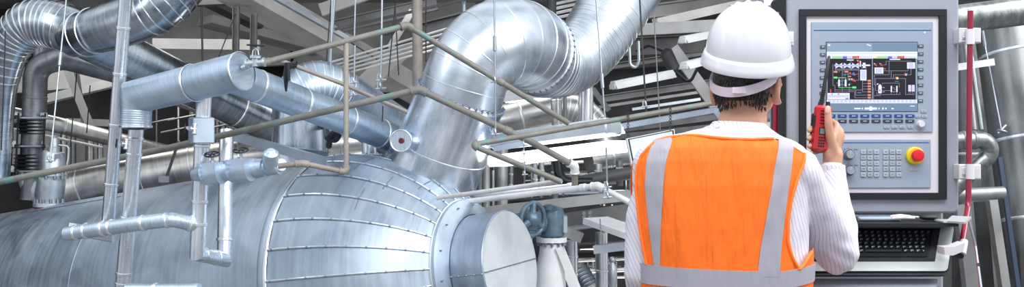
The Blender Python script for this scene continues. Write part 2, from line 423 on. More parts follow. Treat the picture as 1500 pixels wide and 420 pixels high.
# ------------------------------------------------------------------ pipes and ducts
def pipe(name, label, cat, pts, rpx, mat, bend=1.5, seams=(), arcseams=False, group=None, seg=24, n=8, cap=True, sw=.02, sh=.005, smat='seam', parts=(), capmat=None, ref=None, taper=None):
    """pts (px, py, depth); rpx radius in pixels at the first point's depth; bend = elbow radius in pipe radii; seams: fractions of length"""
    W = [P(*p) for p in pts]; r = R(rpx, pts[0][2])
    path, arcs = fillet(W, [b*r for b in bend] if hasattr(bend, '__len__') else bend*r, n) if len(W) > 2 else (W, [])
    Ls = [0]
    for i in range(1, len(path)): Ls.append(Ls[-1]+(path[i]-path[i-1]).length)
    tot = Ls[-1]
    rad = [r*(1+(taper-1)*l/tot) for l in Ls] if taper else [r]*len(path)
    mb = MB(); tube(mb, path, rad, mat, seg, cap, ref, capmat)
    def at(f):
        d = f*tot
        for i in range(1, len(path)):
            if Ls[i] >= d-1e-9:
                q = (d-Ls[i-1])/max(1e-9, Ls[i]-Ls[i-1]); return path[i-1].lerp(path[i], q), (path[i]-path[i-1]), rad[i-1]*(1-q)+rad[i]*q
    for f in seams:
        c, t, rr = at(f); band(mb, c, t, rr, sw, sh, smat, seg+4)
    if arcseams:
        for i in arcs:
            t = (path[min(i+1, len(path)-1)]-path[i-1]).normalized(); band(mb, path[i], t, rad[i], sw*.6, sh, smat, seg+8)
    if parts:
        root = T(name, W[0], label, cat, group); mb.build('pipe_run', root)
        for fn in parts: fn(root, W, r)
        return root
    o = mb.build(name, base=W[0] if W[0].z < W[-1].z else W[-1]); return tag(o, label, cat, group)
def elbow_at(i, k=1.35, ln=2.2, mat=None, m='rail_paint'):
    def f(root, W, r):
        a, b, c = W[i-1], W[i], W[i+1]; u = (a-b).normalized(); w = (c-b).normalized(); mb = MB()
        pth, _ = fillet([b+u*r*ln, b, b+w*r*ln], r*1.2, 6); tube(mb, pth, r*k, m, 18)
        for q, t in ((b+u*r*ln, u), (b+w*r*ln, w)): band(mb, q, t, r*k, r*.5, r*.14, m, 18)
        mb.build('elbow_fitting', root)
    return f
def coupling_at(i, j, f0, m='rail_paint', k=1.3, ln=1.3):
    def f(root, W, r):
        c = W[i].lerp(W[j], f0); t = (W[j]-W[i]).normalized(); mb = MB()
        tube(mb, [c-t*r*ln, c-t*r*ln*.8, c+t*r*ln*.8, c+t*r*ln], [r*1.05, r*k, r*k, r*1.05], m, 18); mb.build('coupling', root)
    return f

# the great inclined duct rising off the vessel: cuff, lobster-back hump, valley, exit to the upper right
big = T('elbow_duct', P(632, 262, 7.55), 'huge bright metal duct rising off the vessel and looping over in segmented elbows', 'duct')
def lob(mb, path, rads, mat, step, ringmat, seg=48, rw=.012, rh=.004):
    tube(mb, path, rads, mat, seg, cap=True)
    for i in range(0, len(path), step):
        if 0 < i < len(path)-1:
            t = (path[i+1]-path[i-1]).normalized(); band(mb, path[i], t, rads[i], rw, rh, ringmat, seg)
def spline(ctrl, n):
    """Catmull-Rom through (x, y, d, rpx)"""
    out = []; c = [ctrl[0]]+list(ctrl)+[ctrl[-1]]
    for i in range(1, len(c)-2):
        for k in range(n):
            t = k/n; q = []
            for a, b, e, f in zip(c[i-1], c[i], c[i+1], c[i+2]):
                q.append(.5*((2*b)+(-a+e)*t+(2*a-5*b+4*e-f)*t*t+(-a+3*b-3*e+f)*t*t*t))
            out.append(q)
    out.append(list(ctrl[-1])); return [P(q[0], q[1], q[2]) for q in out], [R(q[3], q[2]) for q in out]
pa, ra = spline([(618, 282, 7.62, 74), (638, 238, 7.55, 70), (660, 184, 7.5, 66.5), (676, 140, 7.45, 65)], 3)
mb = MB(); tube(mb, pa, ra, 'duct_bright', 56)
c = pa[-1]; t = (pa[-1]-pa[-2]).normalized(); band(mb, c-t*.02, t, ra[-1], .03, .012, 'seam', 56); band(mb, pa[4], t, ra[4], .015, .004, 'seam', 56)
bolt_ring(mb, c-t*.005, t, ra[-1]+.008, 40, .008, .03, 'seam_dark')
# long seam and inspection boss on the cuff
_, fn, fb = frame(t)
mb.build('lower_duct', big)
mb = MB(); bc = P(590, 206, 7.19); tube(mb, [bc+V((0, .12, 0)), bc+V((-.012, -.012, .0))], .075, 'duct_bright', 28); torus(mb, bc+V((-.012, -.012, 0)), (0.1, 1, 0), .075, .006, 'seam')
tube(mb, [bc, bc+V((-.012, -.022, 0))], .02, 'gasket', 12); mb.build('inspection_boss', big)
ph, rh = spline([(674, 146, 7.45, 62), (684, 112, 7.42, 62), (700, 84, 7.42, 62.5), (722, 66, 7.45, 63.5), (746, 61, 7.55, 64), (768, 66, 7.72, 63), (782, 76, 7.9, 60)], 3)
ph2, rh2 = ph[:], rh[:]
mb = MB(); lob(mb, ph2, rh2, 'duct_elbow', 2, 'seam', 56, .010, .004)
tend = (ph2[-1]-ph2[-2]).normalized()
mb.build('hump_elbow', big)
mb = MB(); band(mb, ph2[-1], tend, rh2[-1]-.001, .03, .012, 'seam', 56); bolt_ring(mb, ph2[-1], tend, rh2[-1]+.012, 44, .007, .03, 'seam_dark'); mb.build('riveted_joint', big)
pv, rv = spline([(774, 70, 7.82, 58), (790, 86, 8.0, 55), (812, 93, 8.2, 50), (834, 90, 8.3, 48), (856, 74, 8.4, 48), (876, 48, 8.5, 50), (901, 8, 8.6, 52), (936, -50, 8.8, 54)], 4)
mb = MB(); tube(mb, pv, rv, 'duct_elbow', 56)
for i in range(5, 25):
    t = (pv[i+1]-pv[i-1]).normalized(); band(mb, pv[i], t, rv[i], .010, .004, 'seam', 56)
mb.build('valley_elbow', big)

# ducts on the left
dl = T('branched_duct', P(6, 150, 8.6), 'large polished duct with a ribbed elbow and mitred branch along the upper left', 'duct')
mb = MB()
pth, arcs = fillet([P(-8, 330, 8.9), P(2, 40, 8.6), P(40, 22, 8.55), P(120, 48, 8.5)], [.3, .3], 8)
pe, re = spline([(-6, 260, 8.9, 19), (2, 150, 8.75, 19), (8, 105, 8.65, 22), (20, 62, 8.6, 29), (44, 36, 8.55, 34), (72, 34, 8.52, 35), (100, 42, 8.5, 34), (128, 52, 8.55, 33)], 4)
tube(mb, pe, re, 'duct_left', 48)
for i in range(7, 24): band(mb, pe[i], (pe[i+1]-pe[i-1]).normalized(), re[i], .012, .005, 'seam', 48)
mb.build('ribbed_elbow', dl)
mb = MB(); p0, p1 = P(112, 47, 8.5), P(500, 232, 10.6); tube(mb, [p0, p0.lerp(p1, .5), p1], [R(33, 8.5), R(29, 9.3), R(26, 10.6)], 'duct_left', 48)
for f in (.0, .36, .55, .72, .88): band(mb, p0.lerp(p1, f), p1-p0, R(33, 8.5)*(1-f*.05)+.0, .02, .006, 'seam', 48)
mb.build('long_run', dl)
mb = MB(); pb, rb = spline([(108, 52, 8.48, 32), (150, 42, 8.3, 34), (200, 26, 8.2, 36), (235, 8, 8.15, 37), (262, -20, 8.2, 37), (275, -55, 8.3, 37)], 4)
tube(mb, pb, rb, 'duct_left', 48)
for i in (3, 10, 11, 12, 13, 14, 15, 16): band(mb, pb[i], (pb[i+1]-pb[i-1]).normalized(), rb[i], .012, .006, 'seam', 48)
torus(mb, P(124, 50, 8.3), (P(150, 42, 8.3)-P(124, 50, 8.4)), .185, .006, 'seam', 40); mb.build('mitred_branch', dl)

pipe('steam_pipe', 'dark grey pipe bending right behind the upper left duct, above the black bellows', 'pipe', [(50, 172, 9.4), (52, 98, 9.4), (90, 84, 9.4), (420, 172, 10.8)], 17, 'duct_dark', bend=1.6, seams=(.06, .2, .45), smat='duct_dark', sh=.004)
pipe('stub_pipe', 'short grey pipe dropping from behind the ribbed elbow', 'pipe', [(58, 40, 9.6), (58, 92, 9.6)], 9, 'duct_dark')
pipe('sloping_pipe', 'shiny sloping pipe crossing behind the bellows at the left', 'pipe', [(-20, 160, 10.4), (90, 184, 10.6), (330, 245, 11.6)], 12, 'duct_warm', seams=(.3, .6))
pipe('sloping_pipe', 'thin sloping pipe just below the shiny one at the far left', 'pipe', [(-10, 183, 10.6), (150, 216, 11.2)], 2.2, 'rail_light')
pipe('background_duct', 'broad brown-tinted duct lying low behind the vertical front pipes', 'duct', [(72, 287, 10.2), (150, 268, 10.25), (300, 240, 10.4), (470, 214, 10.6)], 29, 'duct_warm', seams=(.12, .34, .52, .7, .85), seg=40, sh=.006)
pipe('background_duct', 'pale duct passing low behind the narrow tan drop pipe', 'duct', [(474, 214, 10.2), (700, 190, 11)], 22, 'far_bright', seams=(.08, .25), seg=32)
pipe('background_duct', 'pale duct glimpsed beneath the round header, sloping right', 'duct', [(225, 128, 10.8), (480, 220, 12)], 15, 'duct_warm', seams=(.3, .5, .7), seg=28)

# bellows assembly
bl = T('bellows_joint', P(45, 292, 9.3), 'dark double bellows expansion joint with tie rods on a grey pipe', 'pipe joint')
d = 9.3
mb = MB(); tube(mb, [P(50, 170, d), P(46, 292, d)], R(15, d), 'duct_dark', 28); mb.build('pipe_body', bl)
for (x, y0, y1) in ((45, 176, 196), (42, 226, 248)):
    mb = MB(); n = 4; pts = []; rr = []
    for k in range(n*6+1):
        y = y0+(y1-y0)*k/(n*6); pts.append(P(x, y, d)); rr.append(R(17.5+3.2*math.cos(2*PI*k/6), d))
    tube(mb, pts, rr, 'rubber', 32); mb.build('bellows', bl)
for (x, y) in ((46, 173), (41, 214), (39, 250)):
    mb = MB(); c = P(x, y, d); obox(mb, c, V((R(26, d), 0, 0)), V((0, R(20, d), 0)), V((0, 0, R(1.3, d))), 'cast', .004)
    for s in (-1, 1): obox(mb, c+V((s*R(20, d), -.02, R(4, d))), V((R(5, d), 0, 0)), V((0, .012, 0)), V((0, 0, R(4, d))), 'cast', .004)
    mb.build('flange_plate', bl)
for dx, dy in ((-26, 0), (-8, -.14), (24, -.05), (-20, .1)):
    mb = MB(); tube(mb, [P(46+dx, 166, d)+V((0, dy, 0)), P(41+dx, 262, d)+V((0, dy, 0))], R(1.4, d), 'black_metal', 8)
    for y in (172, 214, 252): tube(mb, [P(43+dx, y-3, d)+V((0, dy, 0)), P(43+dx, y+3, d)+V((0, dy, 0))], R(2.8, d), 'black_metal', 6)
    mb.build('tie_rod', bl)
mb = MB(); pth, _ = fillet([P(43, 252, d), P(40, 276, d), P(70, 280, d)], R(18, d), 8); tube(mb, pth, R(14, d), 'cast', 24); band(mb, pth[-2], pth[-1]-pth[-2], R(14, d), .05, .04, 'cast'); mb.build('outlet_elbow', bl)
# relief valve
d = 9.1
rv_ = T('relief_valve', P(73, 305, d), 'stout grey cast relief valve standing on the vessel beside the bellows', 'valve')
mb = MB(); prof = [(72, 302, 22), (72, 297, 22), (72, 296, 17), (73, 288, 17), (74, 282, 19), (75, 262, 20), (76, 258, 17), (76.5, 254, 17), (77, 252, 16.5), (78, 226, 16.5), (78.5, 222, 14.5)]
tube(mb, [P(x, y, d) for x, y, r in prof], [R(r, d) for x, y, r in prof], 'cast', 32); mb.build('body', rv_)
mb = MB(); bolt_ring(mb, P(76, 256, d), (0, 0, 1), R(19, d), 10, .014, .07, 'bolt'); tube(mb, [P(76, 257, d), P(76, 255, d)], R(21, d), 'cast', 32); mb.build('flange', rv_)
mb = MB(); bolt_ring(mb, P(72, 296, d), (0, 0, 1), R(19.5, d), 12, .013, .06, 'bolt'); tube(mb, [P(72, 305, d), P(72, 302, d)], R(20, d), 'gasket', 28); mb.build('gasket', rv_)
mb = MB(); tube(mb, [P(78.5, 224, d), P(79, 216, d), P(79, 215, d), P(79.5, 202, d), P(80, 198, d)], [R(8, d), R(8, d), R(6.5, d), R(6, d), R(2, d)], 'cast', 18); mb.build('bonnet', rv_)
mb = MB(); pth, _ = fillet([P(86, 212, d), P(101, 214, d), P(100, 232, d), P(94, 262, d)], .03); tube(mb, pth, R(1.4, d), 'cast', 8); mb.build('lever', rv_)
mb = MB(); obox(mb, P(84, 229, d-.115), V((R(4, d), 0, 0)), V((0, .004, 0)), V((0, 0, R(3.5, d))), 'bolt'); mb.build('name_plate', rv_)

# foreground clad pipes
CL = 'pipe_clad'
pipe('clad_pipe', 'tall leaning clad pipe running off the top of the picture at the left', 'pipe', [(187, -40, 6.1), (157, 344, 6.35), (99, 334, 6.25)], 9.6, CL, bend=0, seams=(.18, .33, .5, .7), n=4)
pipe('clad_pipe', 'horizontal clad pipe in front of the vessel ending in a blunt left elbow', 'pipe', [(98, 342, 6.2), (218, 325, 6.0), (252, 321, 5.98), (292, 330, 6.1)], 10.5, 'valve_clad', bend=1.2, seams=(.08, .16, .3, .36, .62, .78, .93))
pipe('clad_pipe', 'vertical clad pipe under the left end of the round header', 'pipe', [(200, 184, 6.2), (178, 440, 6.35)], 10.8, CL, seams=(.07, .16, .52, .84, .9))
pipe('clad_pipe', 'clad u-shaped pipe loop with a square bottom hanging below the boxed joint', 'pipe', [(299, 130, 6.05), (289, 371, 6.1), (328, 380, 6.5), (332, 190, 6.66)], 11.2, CL, bend=0, seams=(.15, .3, .36, .47, .56, .68, .86))
pipe('clad_pipe', 'partly seen clad pipe along the bottom edge beneath the vertical pipes', 'pipe', [(186, 424, 5.9), (292, 424, 5.8)], 9, 'valve_clad', seams=(.4,))
hd = T('header_pipe', P(200, 185, 6.0), 'thick round header pipe with flat end cap and a down-turned left end', 'pipe')
d = 6.0
mb = MB(); a, b = P(202, 141, 6.1), P(354, 104, 5.75); tube(mb, [b, a, P(199.5, 160, 6.1)], [R(27, d), R(25, d), R(23, d)], 'header_clad', 48, capmat='valve_clad'); band(mb, a.lerp(b, .55), b-a, R(27, d), .012, .003, 'seam', 48); band(mb, b, b-a, R(27, d), .012, .004, 'seam', 48); mb.build('barrel', hd)
mb = MB(); tube(mb, [P(200, 152, 6.1), P(198.5, 186, 6.1)], R(22.6, d), 'valve_clad', 40); band(mb, P(199, 185, 6.1), (0, 0, 1), R(22, d), .02, .008, 'seam'); tube(mb, [P(199, 187, 6.1), P(199, 190, 6.1)], [R(21, d), R(14, d)], 'black_metal', 32); mb.build('end_drop', hd)
mb = MB(); torus(mb, P(299, 134, 5.98), (0.05, 0, 1), R(14, d), .012, 'valve_clad'); mb.build('saddle_collar', hd)
jb = MB(); c = P(295, 191, 6.02); rot = Matrix.Rotation(.55, 3, 'Z')
obox(jb, c, rot @ V((R(15.5, d), 0, 0)), rot @ V((0, R(15.5, d), 0)), V((0, 0, R(19, d))), 'valve_clad', .006)
tag(jb.build('clad_box', smooth=0), 'square sheet-metal box joint round the vertical pipe below the header', 'pipe joint')

def handwheel(mb, c, ax, r, mat='wheel_black', rr=.12):
    t, a, b = frame(V(ax)); torus(mb, c, ax, r, r*rr, mat, 24, 6); sphere(mb, c, r*.24, mat, 10, 6)
    for k in range(5):
        an = 2*PI*k/5+.3; tube(mb, [c, c+(a*math.cos(an)+b*math.sin(an))*r], r*.1, mat, 6)
# double insulated valve branch
vb = T('insulated_valve', P(345, 268, 6.0), 'pair of boxy insulated valves on a short branch with two black handwheels', 'valve')
ax = (P(405, 246, 5.85)-P(292, 254, 6.1)).normalized()
def vseg(x0, y0, x1, y1, r0, r1, nm, mat='valve_clad', seg=36, d0=5.95):
    mb = MB(); tube(mb, [P(x0, y0, d0), P(x1, y1, d0-.03)], [R(r0, d), R(r1, d)], mat, seg); mb.build(nm, vb)
vseg(285, 256, 300, 253, 9, 14, 'inlet_cone')
for (x, y, w, h) in ((312, 252, 17, 19), (354, 247, 17, 20)):
    mb = MB(); c = P(x, y, 5.93); u = V((ax.x, ax.y, ax.z)); up = V((0, 0, 1)); up = (up-u*up.dot(u)).normalized(); s = u.cross(up)
    n = 20; vs = []
    for k in range(2):
        for j in range(n):        # flat top, round belly
            an = PI*j/(n-3); 
            if j < n-2: q = up*(-math.sin(an)*R(h, d)*.95)+s*(math.cos(an)*R(15, d))
            else: q = up*R(h*.72, d)+s*((-1 if j == n-2 else 1)*R(14, d))
            vs.append(c+u*R(w if k else -w, d)+q)
    fs = [list(range(n))[::-1], list(range(n, 2*n))]+[[j, (j+1) % n, n+(j+1) % n, n+j] for j in range(n)]
    uv = [[(0, 0)]*n, [(0, 0)]*n]+[[(j/n, 0), ((j+1)/n, 0), ((j+1)/n, .3), (j/n, .3)] for j in range(n)]
    mb.add(vs, fs, 'valve_clad', uv); mb.build('valve_box', vb)
    mb = MB(); tube(mb, [c+up*R(h*.7, d), c+up*R(h+8, d)], R(2.2, d), 'rod_white', 10); tube(mb, [c+up*R(h*.7, d), c+up*R(h*.72+3, d)], R(4, d), 'rod_white', 10); mb.build('stem', vb)
    mb = MB(); handwheel(mb, c+up*R(h+7, d), up+V((.05, -.40, 0)), R(10.5, d)); mb.build('handwheel', vb)
vseg(326, 251, 340, 249, 15, 15, 'neck'); vseg(370, 247, 388, 245, 15, 13, 'neck')
vseg(384, 246, 408, 242, 13, 12.5, 'strainer_body'); vseg(408, 242, 412, 241, 10, 9, 'end_cap')
mb = MB(); tube(mb, [P(396, 244, 5.92), P(397, 224, 5.85), P(397, 219, 5.84)], [R(11, d), R(11, d), R(5, d)], 'valve_clad', 24); mb.build('strainer_hood', vb)

def gate_valve(name, label, x, y, d, s, axis=(0, 0, 1), wheel=True, mat='cast', runax=None, parent=None):
    """small forged valve: body, flange, yoke, stem and wheel. s = size in px"""
    A = V(axis).normalized(); c = P(x, y, d); k = R(s, d); root = T(name, c-V((0, 0, k*.4)), label, 'valve'); run = V(runax).normalized() if runax else frame(A)[2]
    mb = MB(); tube(mb, [c-run*k*.9, c-run*k*.7, c-run*k*.69, c+run*k*.69, c+run*k*.7, c+run*k*.9], [k*.42, k*.42, k*.32, k*.32, k*.42, k*.42], mat, 16); tube(mb, [c-A*k*.3, c+A*k*.5], k*.34, mat, 16); mb.build('body', root)
    mb = MB(); tube(mb, [c+A*k*.45, c+A*k*.65], k*.5, mat, 16); bolt_ring(mb, c+A*k*.55, A, k*.4, 6, k*.07, k*.4, 'bolt'); mb.build('bonnet_flange', root)
    mb = MB(); s2 = frame(A)[2]
    for q in (-1, 1): tube(mb, [c+A*k*.6+s2*q*k*.3, c+A*k*1.1+s2*q*k*.22, c+A*k*1.3], k*.07, mat, 6)
    tube(mb, [c+A*k*.6, c+A*k*1.75], k*.07, 'rod_white', 8); mb.build('yoke', root)
    if wheel: mb = MB(); handwheel(mb, c+A*k*1.6, A, k*.75); mb.build('handwheel', root)
    return root
gate_valve('gate_valve', 'small forged valve with black handwheel at the end cap of the round header', 374, 92, 5.72, 16, (.05, -.1, 1), runax=(1, 0, .1))
gate_valve('gate_valve', 'tiny side valve with small wheel between the two leaning front pipes', 185, 211, 6.05, 8.5, (-1, -.25, .1), runax=(0, .3, 1))
gate_valve('gate_valve', 'tiny side valve with small wheel left of the square box joint', 285, 189, 5.78, 8.5, (-1, -.25, .1), runax=(0, .3, 1))
pipe('drain_pipe', 'stub pipe joining the header end valve to the flat end cap', 'pipe', [(356, 99, 5.75), (366, 95, 5.72)], 4.5, 'galv', seg=12)

# painted hand-rail style conduits
pipe('conduit', 'grey-green conduit peaking in an elbow and passing before the great duct, upper of two', 'pipe', [(386, 92, 5.75), (596, 37, 6.1), (737, 122, 6.3), (832, 180, 6.6)], 4.6, 'rail_paint', bend=1, parts=(elbow_at(1), coupling_at(0, 1, .02), coupling_at(1, 2, .97)), seg=16)
pipe('conduit', 'grey-green conduit peaking in an elbow and crossing the whole vessel, lower of two', 'pipe', [(-20, 270, 6.6), (250, 216, 6.5), (614, 131, 6.4), (775, 206, 6.55), (842, 243, 6.7), (842, 275, 6.75)], 4.8, 'rail_paint', bend=1, parts=(elbow_at(2), elbow_at(4, m='rail_light'), coupling_at(2, 3, .8)), seg=16)
pipe('drop_pipe', 'narrow tan pipe dropping in front of the vessel and turning to the insulated valve', 'pipe', [(507, 58, 5.95), (507, 252, 5.9), (443, 239, 5.85), (408, 243, 5.85)], 3.9, 'rail_tan', bend=1, parts=(elbow_at(1, m='rail_tan'), elbow_at(2, m='rail_tan')), seg=16)
pipe('slant_pipe', 'thin tan pipe slanting down behind the narrow drop pipe', 'pipe', [(412, 89, 6.6), (500, 122, 6.75), (596, 164, 7.0)], 3.2, 'rail_tan', seg=12)
pipe('blue_clad_pipe', 'long blue-grey clad pipe sloping down right from behind the header end', 'pipe', [(330, 108, 6.5), (480, 165, 7.2), (650, 232, 8.2)], 25, 'duct_blue', seams=(.12, .3, .5, .66), seg=44, sh=.003)
dm = T('elbow_duct', P(438, 246, 8.3), 'domed sheet-metal duct elbow rising from the vessel behind the sloping blue-grey pipe', 'duct')
mb = MB(); tube(mb, [P(438, 246, 8.3), P(440, 150, 8.3)], R(40, 8.3), 'duct_bright', 48); band(mb, P(438, 222, 8.3), (0, 0, 1), R(40, 8.3), .02, .008, 'seam', 48); mb.build('riser', dm)
pc, rc = spline([(440, 158, 8.3, 40), (443, 142, 8.3, 40), (458, 130, 8.3, 40), (480, 132, 8.35, 40), (520, 156, 8.5, 40), (580, 195, 8.8, 38), (660, 240, 9.4, 36)], 4)
mb = MB(); tube(mb, pc, rc, 'duct_blue', 48)
for i in range(3, 15): band(mb, pc[i], (pc[i+1]-pc[i-1]).normalized(), rc[i], .012, .004, 'seam', 48)
mb.build('elbow', dm)
beam('support_channel', 'blue-grey steel channel sloping in front of the domed duct riser', 'beam', P(336, 197, 7.4), P(481, 238, 7.0), .05, R(13, 7.2), 'steel_blue', 'C')
beam('support_beam', 'blue-grey steel beam end set on top of the vessel below the sloping channel', 'beam', P(376, 214, 7.9), P(481, 226, 7.9), .1, R(9, 7.9), 'steel_blue', 'I')

# ------------------------------------------------------------------ hangers, rods and the remaining pipes
def rod(label, x0, y0, x1, y1, d, rpx, mat='rod_dark', group=None, name='hanger_rod', d1=None):
    mb = MB(); tube(mb, [P(x0, y0, d), P(x1, y1, d1 or d)], R(rpx, d), mat, 8); return tag(mb.build(name), label, 'rod', group)
def hanger(label, x0, y0, x1, y1, d, rpx, mat='rod_white', tb=(), clamps=(), d1=None):
    """hanger with turnbuckles (fractions) and pipe clamps (fractions)"""
    a, b = P(x0, y0, d), P(x1, y1, d1 or d); r = R(rpx, d); t = (b-a).normalized(); root = T('hanger_rod', b, label, 'rod')
    mb = MB(); tube(mb, [a, b], r, mat, 8); mb.build('rod', root)
    for f in tb:
        mb = MB(); c = a.lerp(b, f); tube(mb, [c-t*r*9, c-t*r*8, c+t*r*8, c+t*r*9], [r, r*2.1, r*2.1, r], mat, 8); mb.build('turnbuckle', root)
    for f in clamps:
        mb = MB(); c = a.lerp(b, f); torus(mb, c, (1, 0, .2), r*4, r*.9, 'galv', 14, 6); tube(mb, [c-V((r*5, 0, r*3)), c+V((r*5, 0, -r*2))], r*1.1, 'galv', 6)
        tube(mb, [c+V((-r*3, 0, -r*4)), c+V((-r*3, 0, r*4))], r*.8, 'galv', 6); mb.build('pipe_clamp', root)
hanger('bright slender hanger rod clamped to the lower conduit in front of the relief valve', 99, -20, 73, 238, 6.8, 1.2, tb=(.42,), clamps=(.98,), d1=6.57)
hanger('jointed hanger rod with long turnbuckle in front of the great duct hump', 724, -20, 726, 200, 6.28, 1.3, tb=(.38,), clamps=(.62, .97))
hanger('white hanger rod ending below the valley of the great duct', 872, -20, 886, 172, 6.4, 1.3, tb=(.72,))
hanger('dark cable hanging in front of the rising great duct', 936, -20, 947, 172, 7.6, 1.3, mat='rod_dark', clamps=(.9,))
hanger('thin grey rod left of the hard hat and right of the dark cable', 958, 20, 967, 190, 8.2, .9, mat='steel_grey')
hanger('twin shackle hanger hooked to the tan slanting pipe', 521, -10, 519, 60, 7.0, 1.1)
hanger('pale rod with clevis near the middle of the sloping blue-grey pipe', 520, 66, 518, 140, 6.9, 1.2, clamps=(.7, .95))
hanger('blue-grey rod with a large clevis above the domed duct elbow', 560, -20, 558, 132, 8.0, 1.5, clamps=(.88, .96))
hanger('light rod near a blue-grey unistrut post at the top', 487, -20, 484, 120, 8.2, 1.2)
rod('blue-grey strut post hanging from the ceiling left of the peaked conduit', 491, -20, 481, 120, 8.6, 2.6, 'steel_blue', name='strut_post')
for i, (x0, y0, x1, y1, d, lb) in enumerate(((55, 55, 44, 170, 9.9, 'thin dark rod beside the grey stub pipe'), (113, 100, 103, 215, 9.6, 'thin dark rod under the long duct right of the bellows'), (132, 125, 127, 195, 10.4, 'short dark rod behind the diagonal brace'),
        (485, 0, 478, 92, 9.9, 'thin dark rod left of the strut post'), (580, -5, 569, 112, 9.4, 'thin dark rod left of the grey riser'), (578, -5, 584, 110, 10.2, 'second thin dark rod left of the grey riser'), (624, -5, 624, 90, 9.9, 'thin grey rod right of the grey riser'),
        (295, 10, 297, 92, 9.2, 'dark cable hanging above the round header'), (345, 20, 318, 90, 9.3, 'thin dark sloping wire left of the header end'), (561, 155, 560, 178, 7.0, 'short dark pin below the large clevis'), (8, 45, 2, 220, 8.0, 'dark slender rod at the far left edge'))):
    rod(lb, x0, y0, x1, y1, d, .9 if i != 7 else 1.5)
mb = MB(); tube(mb, [P(432, 92, 6.6), P(430, 96, 6.55), P(421, 96, 6.5), P(419, 112, 6.5), P(419, 134, 6.5)], [.02, .022, .02, .018, .006], 'black_metal', 8)
tube(mb, [P(422, 94, 6.48), P(423, 118, 6.48)], .012, 'black_metal', 6); tag(mb.build('hook', base=P(421, 134, 6.5)), 'black hook dangling from the thin slanting pipe', 'hook')
mb = MB(); pth, _ = fillet([P(476, 180, 8.5), P(480, 202, 7.5), P(493, 206, 7.4), P(498, 192, 7.4), P(484, 197, 7.4), P(482, 214, 7.6)], .05, 6); tube(mb, pth, .022, 'rubber', 10); tag(mb.build('cable'), 'looped black cable under the sloping blue-grey pipe', 'cable')
mb = MB(); a, b = P(262, 206, 9.6), P(243, 262, 9.8); tube(mb, [a, b], .014, 'bolt', 6); obox(mb, b+V((0, -.03, 0)), V((.05, 0, 0)), V((0, .03, 0)), V((0, 0, .03)), 'bolt'); tag(mb.build('strap'), 'thin strap with a clip on the broad brown duct', 'strap')
pipe('long_conduit', 'long grey-green conduit running from the square corner to behind the worker', 'pipe', [(822, 266, 6.3), (690, 212, 6.2), (1060, 148, 6.9)], 4.2, 'rail_paint', bend=1, parts=(elbow_at(1),), seg=16)
pipe('bright_conduit', 'short bright horizontal pipe meeting the square corner pipe', 'pipe', [(822, 265, 6.32), (640, 290, 6.9)], 3.6, 'rail_light', parts=(coupling_at(0, 1, .03, 'rail_light'),), seg=14)
pipe('bright_conduit', 'long bright horizontal pipe ending in an elbow by the worker', 'pipe', [(600, 305, 7.6), (876, 272, 6.6), (922, 296, 6.5)], 3.9, 'rail_light', bend=1, parts=(elbow_at(1, m='rail_light'), coupling_at(0, 1, .93, 'rail_light')), seg=14)
pipe('bright_conduit', 'thin bright pipe running into the tee under the vertical elbow', 'pipe', [(842, 271, 7.0), (640, 294, 7.9)], 3.4, 'rail_light', seg=14, parts=(coupling_at(0, 1, .03, 'rail_light'),))
hanger('chain hanger linking the two angled conduits over the lamp', 767, 205, 769, 256, 6.15, .8, clamps=(.1, .35, .6, .95))
hanger('chain hanger holding the bright pipe elbow beside the worker', 888, 216, 890, 290, 6.4, 1.3, clamps=(.74, .94))
hanger('bright prop rod above the low metal bracket', 879, 320, 881, 356, 7.9, .9)
beam('cable_tray', 'blue-grey cable tray running beneath the long conduit', 'cable tray', P(720, 218, 7.2), P(1075, 156, 7.9), .08, R(8, 7.3), 'steel_blue', 'C')

# lamps
def lamp(label, x0, y0, x1, y1, d0, d1, w, h, lit=True, ntube=2, group=None):
    a, b = P(x0, y0, d0), P(x1, y1, d1); t = (b-a).normalized(); s = t.cross(V((0, 0, 1))).normalized(); u = s.cross(t); L = (b-a).length; c = (a+b)/2
    root = T('tube_lamp', c, label, 'lamp', group)
    mb = MB(); obox(mb, c+u*h*.35, s*w*.32, u*h*.15, t*L/2, 'white_enamel', .01)
    for q in (-1, 1):     # sloping reflector wings
        vs = [c+u*h*.25+s*q*w*.3-t*L/2, c+u*h*.25+s*q*w*.3+t*L/2, c-u*h*.25+s*q*w*.5+t*L/2, c-u*h*.25+s*q*w*.5-t*L/2]
        vs += [p+u*.01 for p in vs]; mb.add(vs, [[0, 1, 2, 3], [7, 6, 5, 4], [0, 4, 5, 1], [3, 2, 6, 7], [0, 3, 7, 4], [1, 5, 6, 2]], 'white_enamel')
    for q in (-1, 1): obox(mb, c+t*q*L/2, s*w*.34, u*h*.22, t*.012, 'white_enamel', .004)
    mb.build('housing', root)
    for k in range(ntube):
        o = s*((k-(ntube-1)/2)*w*.42)-u*h*.12; mb = MB(); tube(mb, [c+o-t*L*.485, c+o+t*L*.485], min(w*.13, .022 if not lit else .05), 'tube_glow' if lit else 'white_enamel', 14); mb.build('lamp_tube', root)
    return root
lp = lamp('large lit tube lamp with a bright reflector hanging left of the worker', 728, 212, 905, 190, 7.6, 7.0, .20, .10)
mb = MB(); a, b = P(728, 236, 7.5), P(908, 214, 6.86); t = (b-a).normalized(); L = (b-a).length; c = (a+b)/2; s = t.cross(V((0, 0, 1))).normalized(); u = s.cross(t)
obox(mb, c, s*.12, u*.040, t*L/2, 'tube_glow', .012); mb.build('diffuser', lp)
mb = MB(); obox(mb, c+u*.14, s*.10, u*.055, t*L*.47, 'galv', .01); mb.build('ballast_box', lp)
lamp('lit tube lamp seen under the great duct, right of its cuff', 742, 146, 810, 138, 9.6, 9.4, .16, .1)
lamp('second lit tube lamp just above, peeping from behind the great duct cuff', 738, 139, 790, 130, 10.2, 10.0, .1, .07, ntube=1)
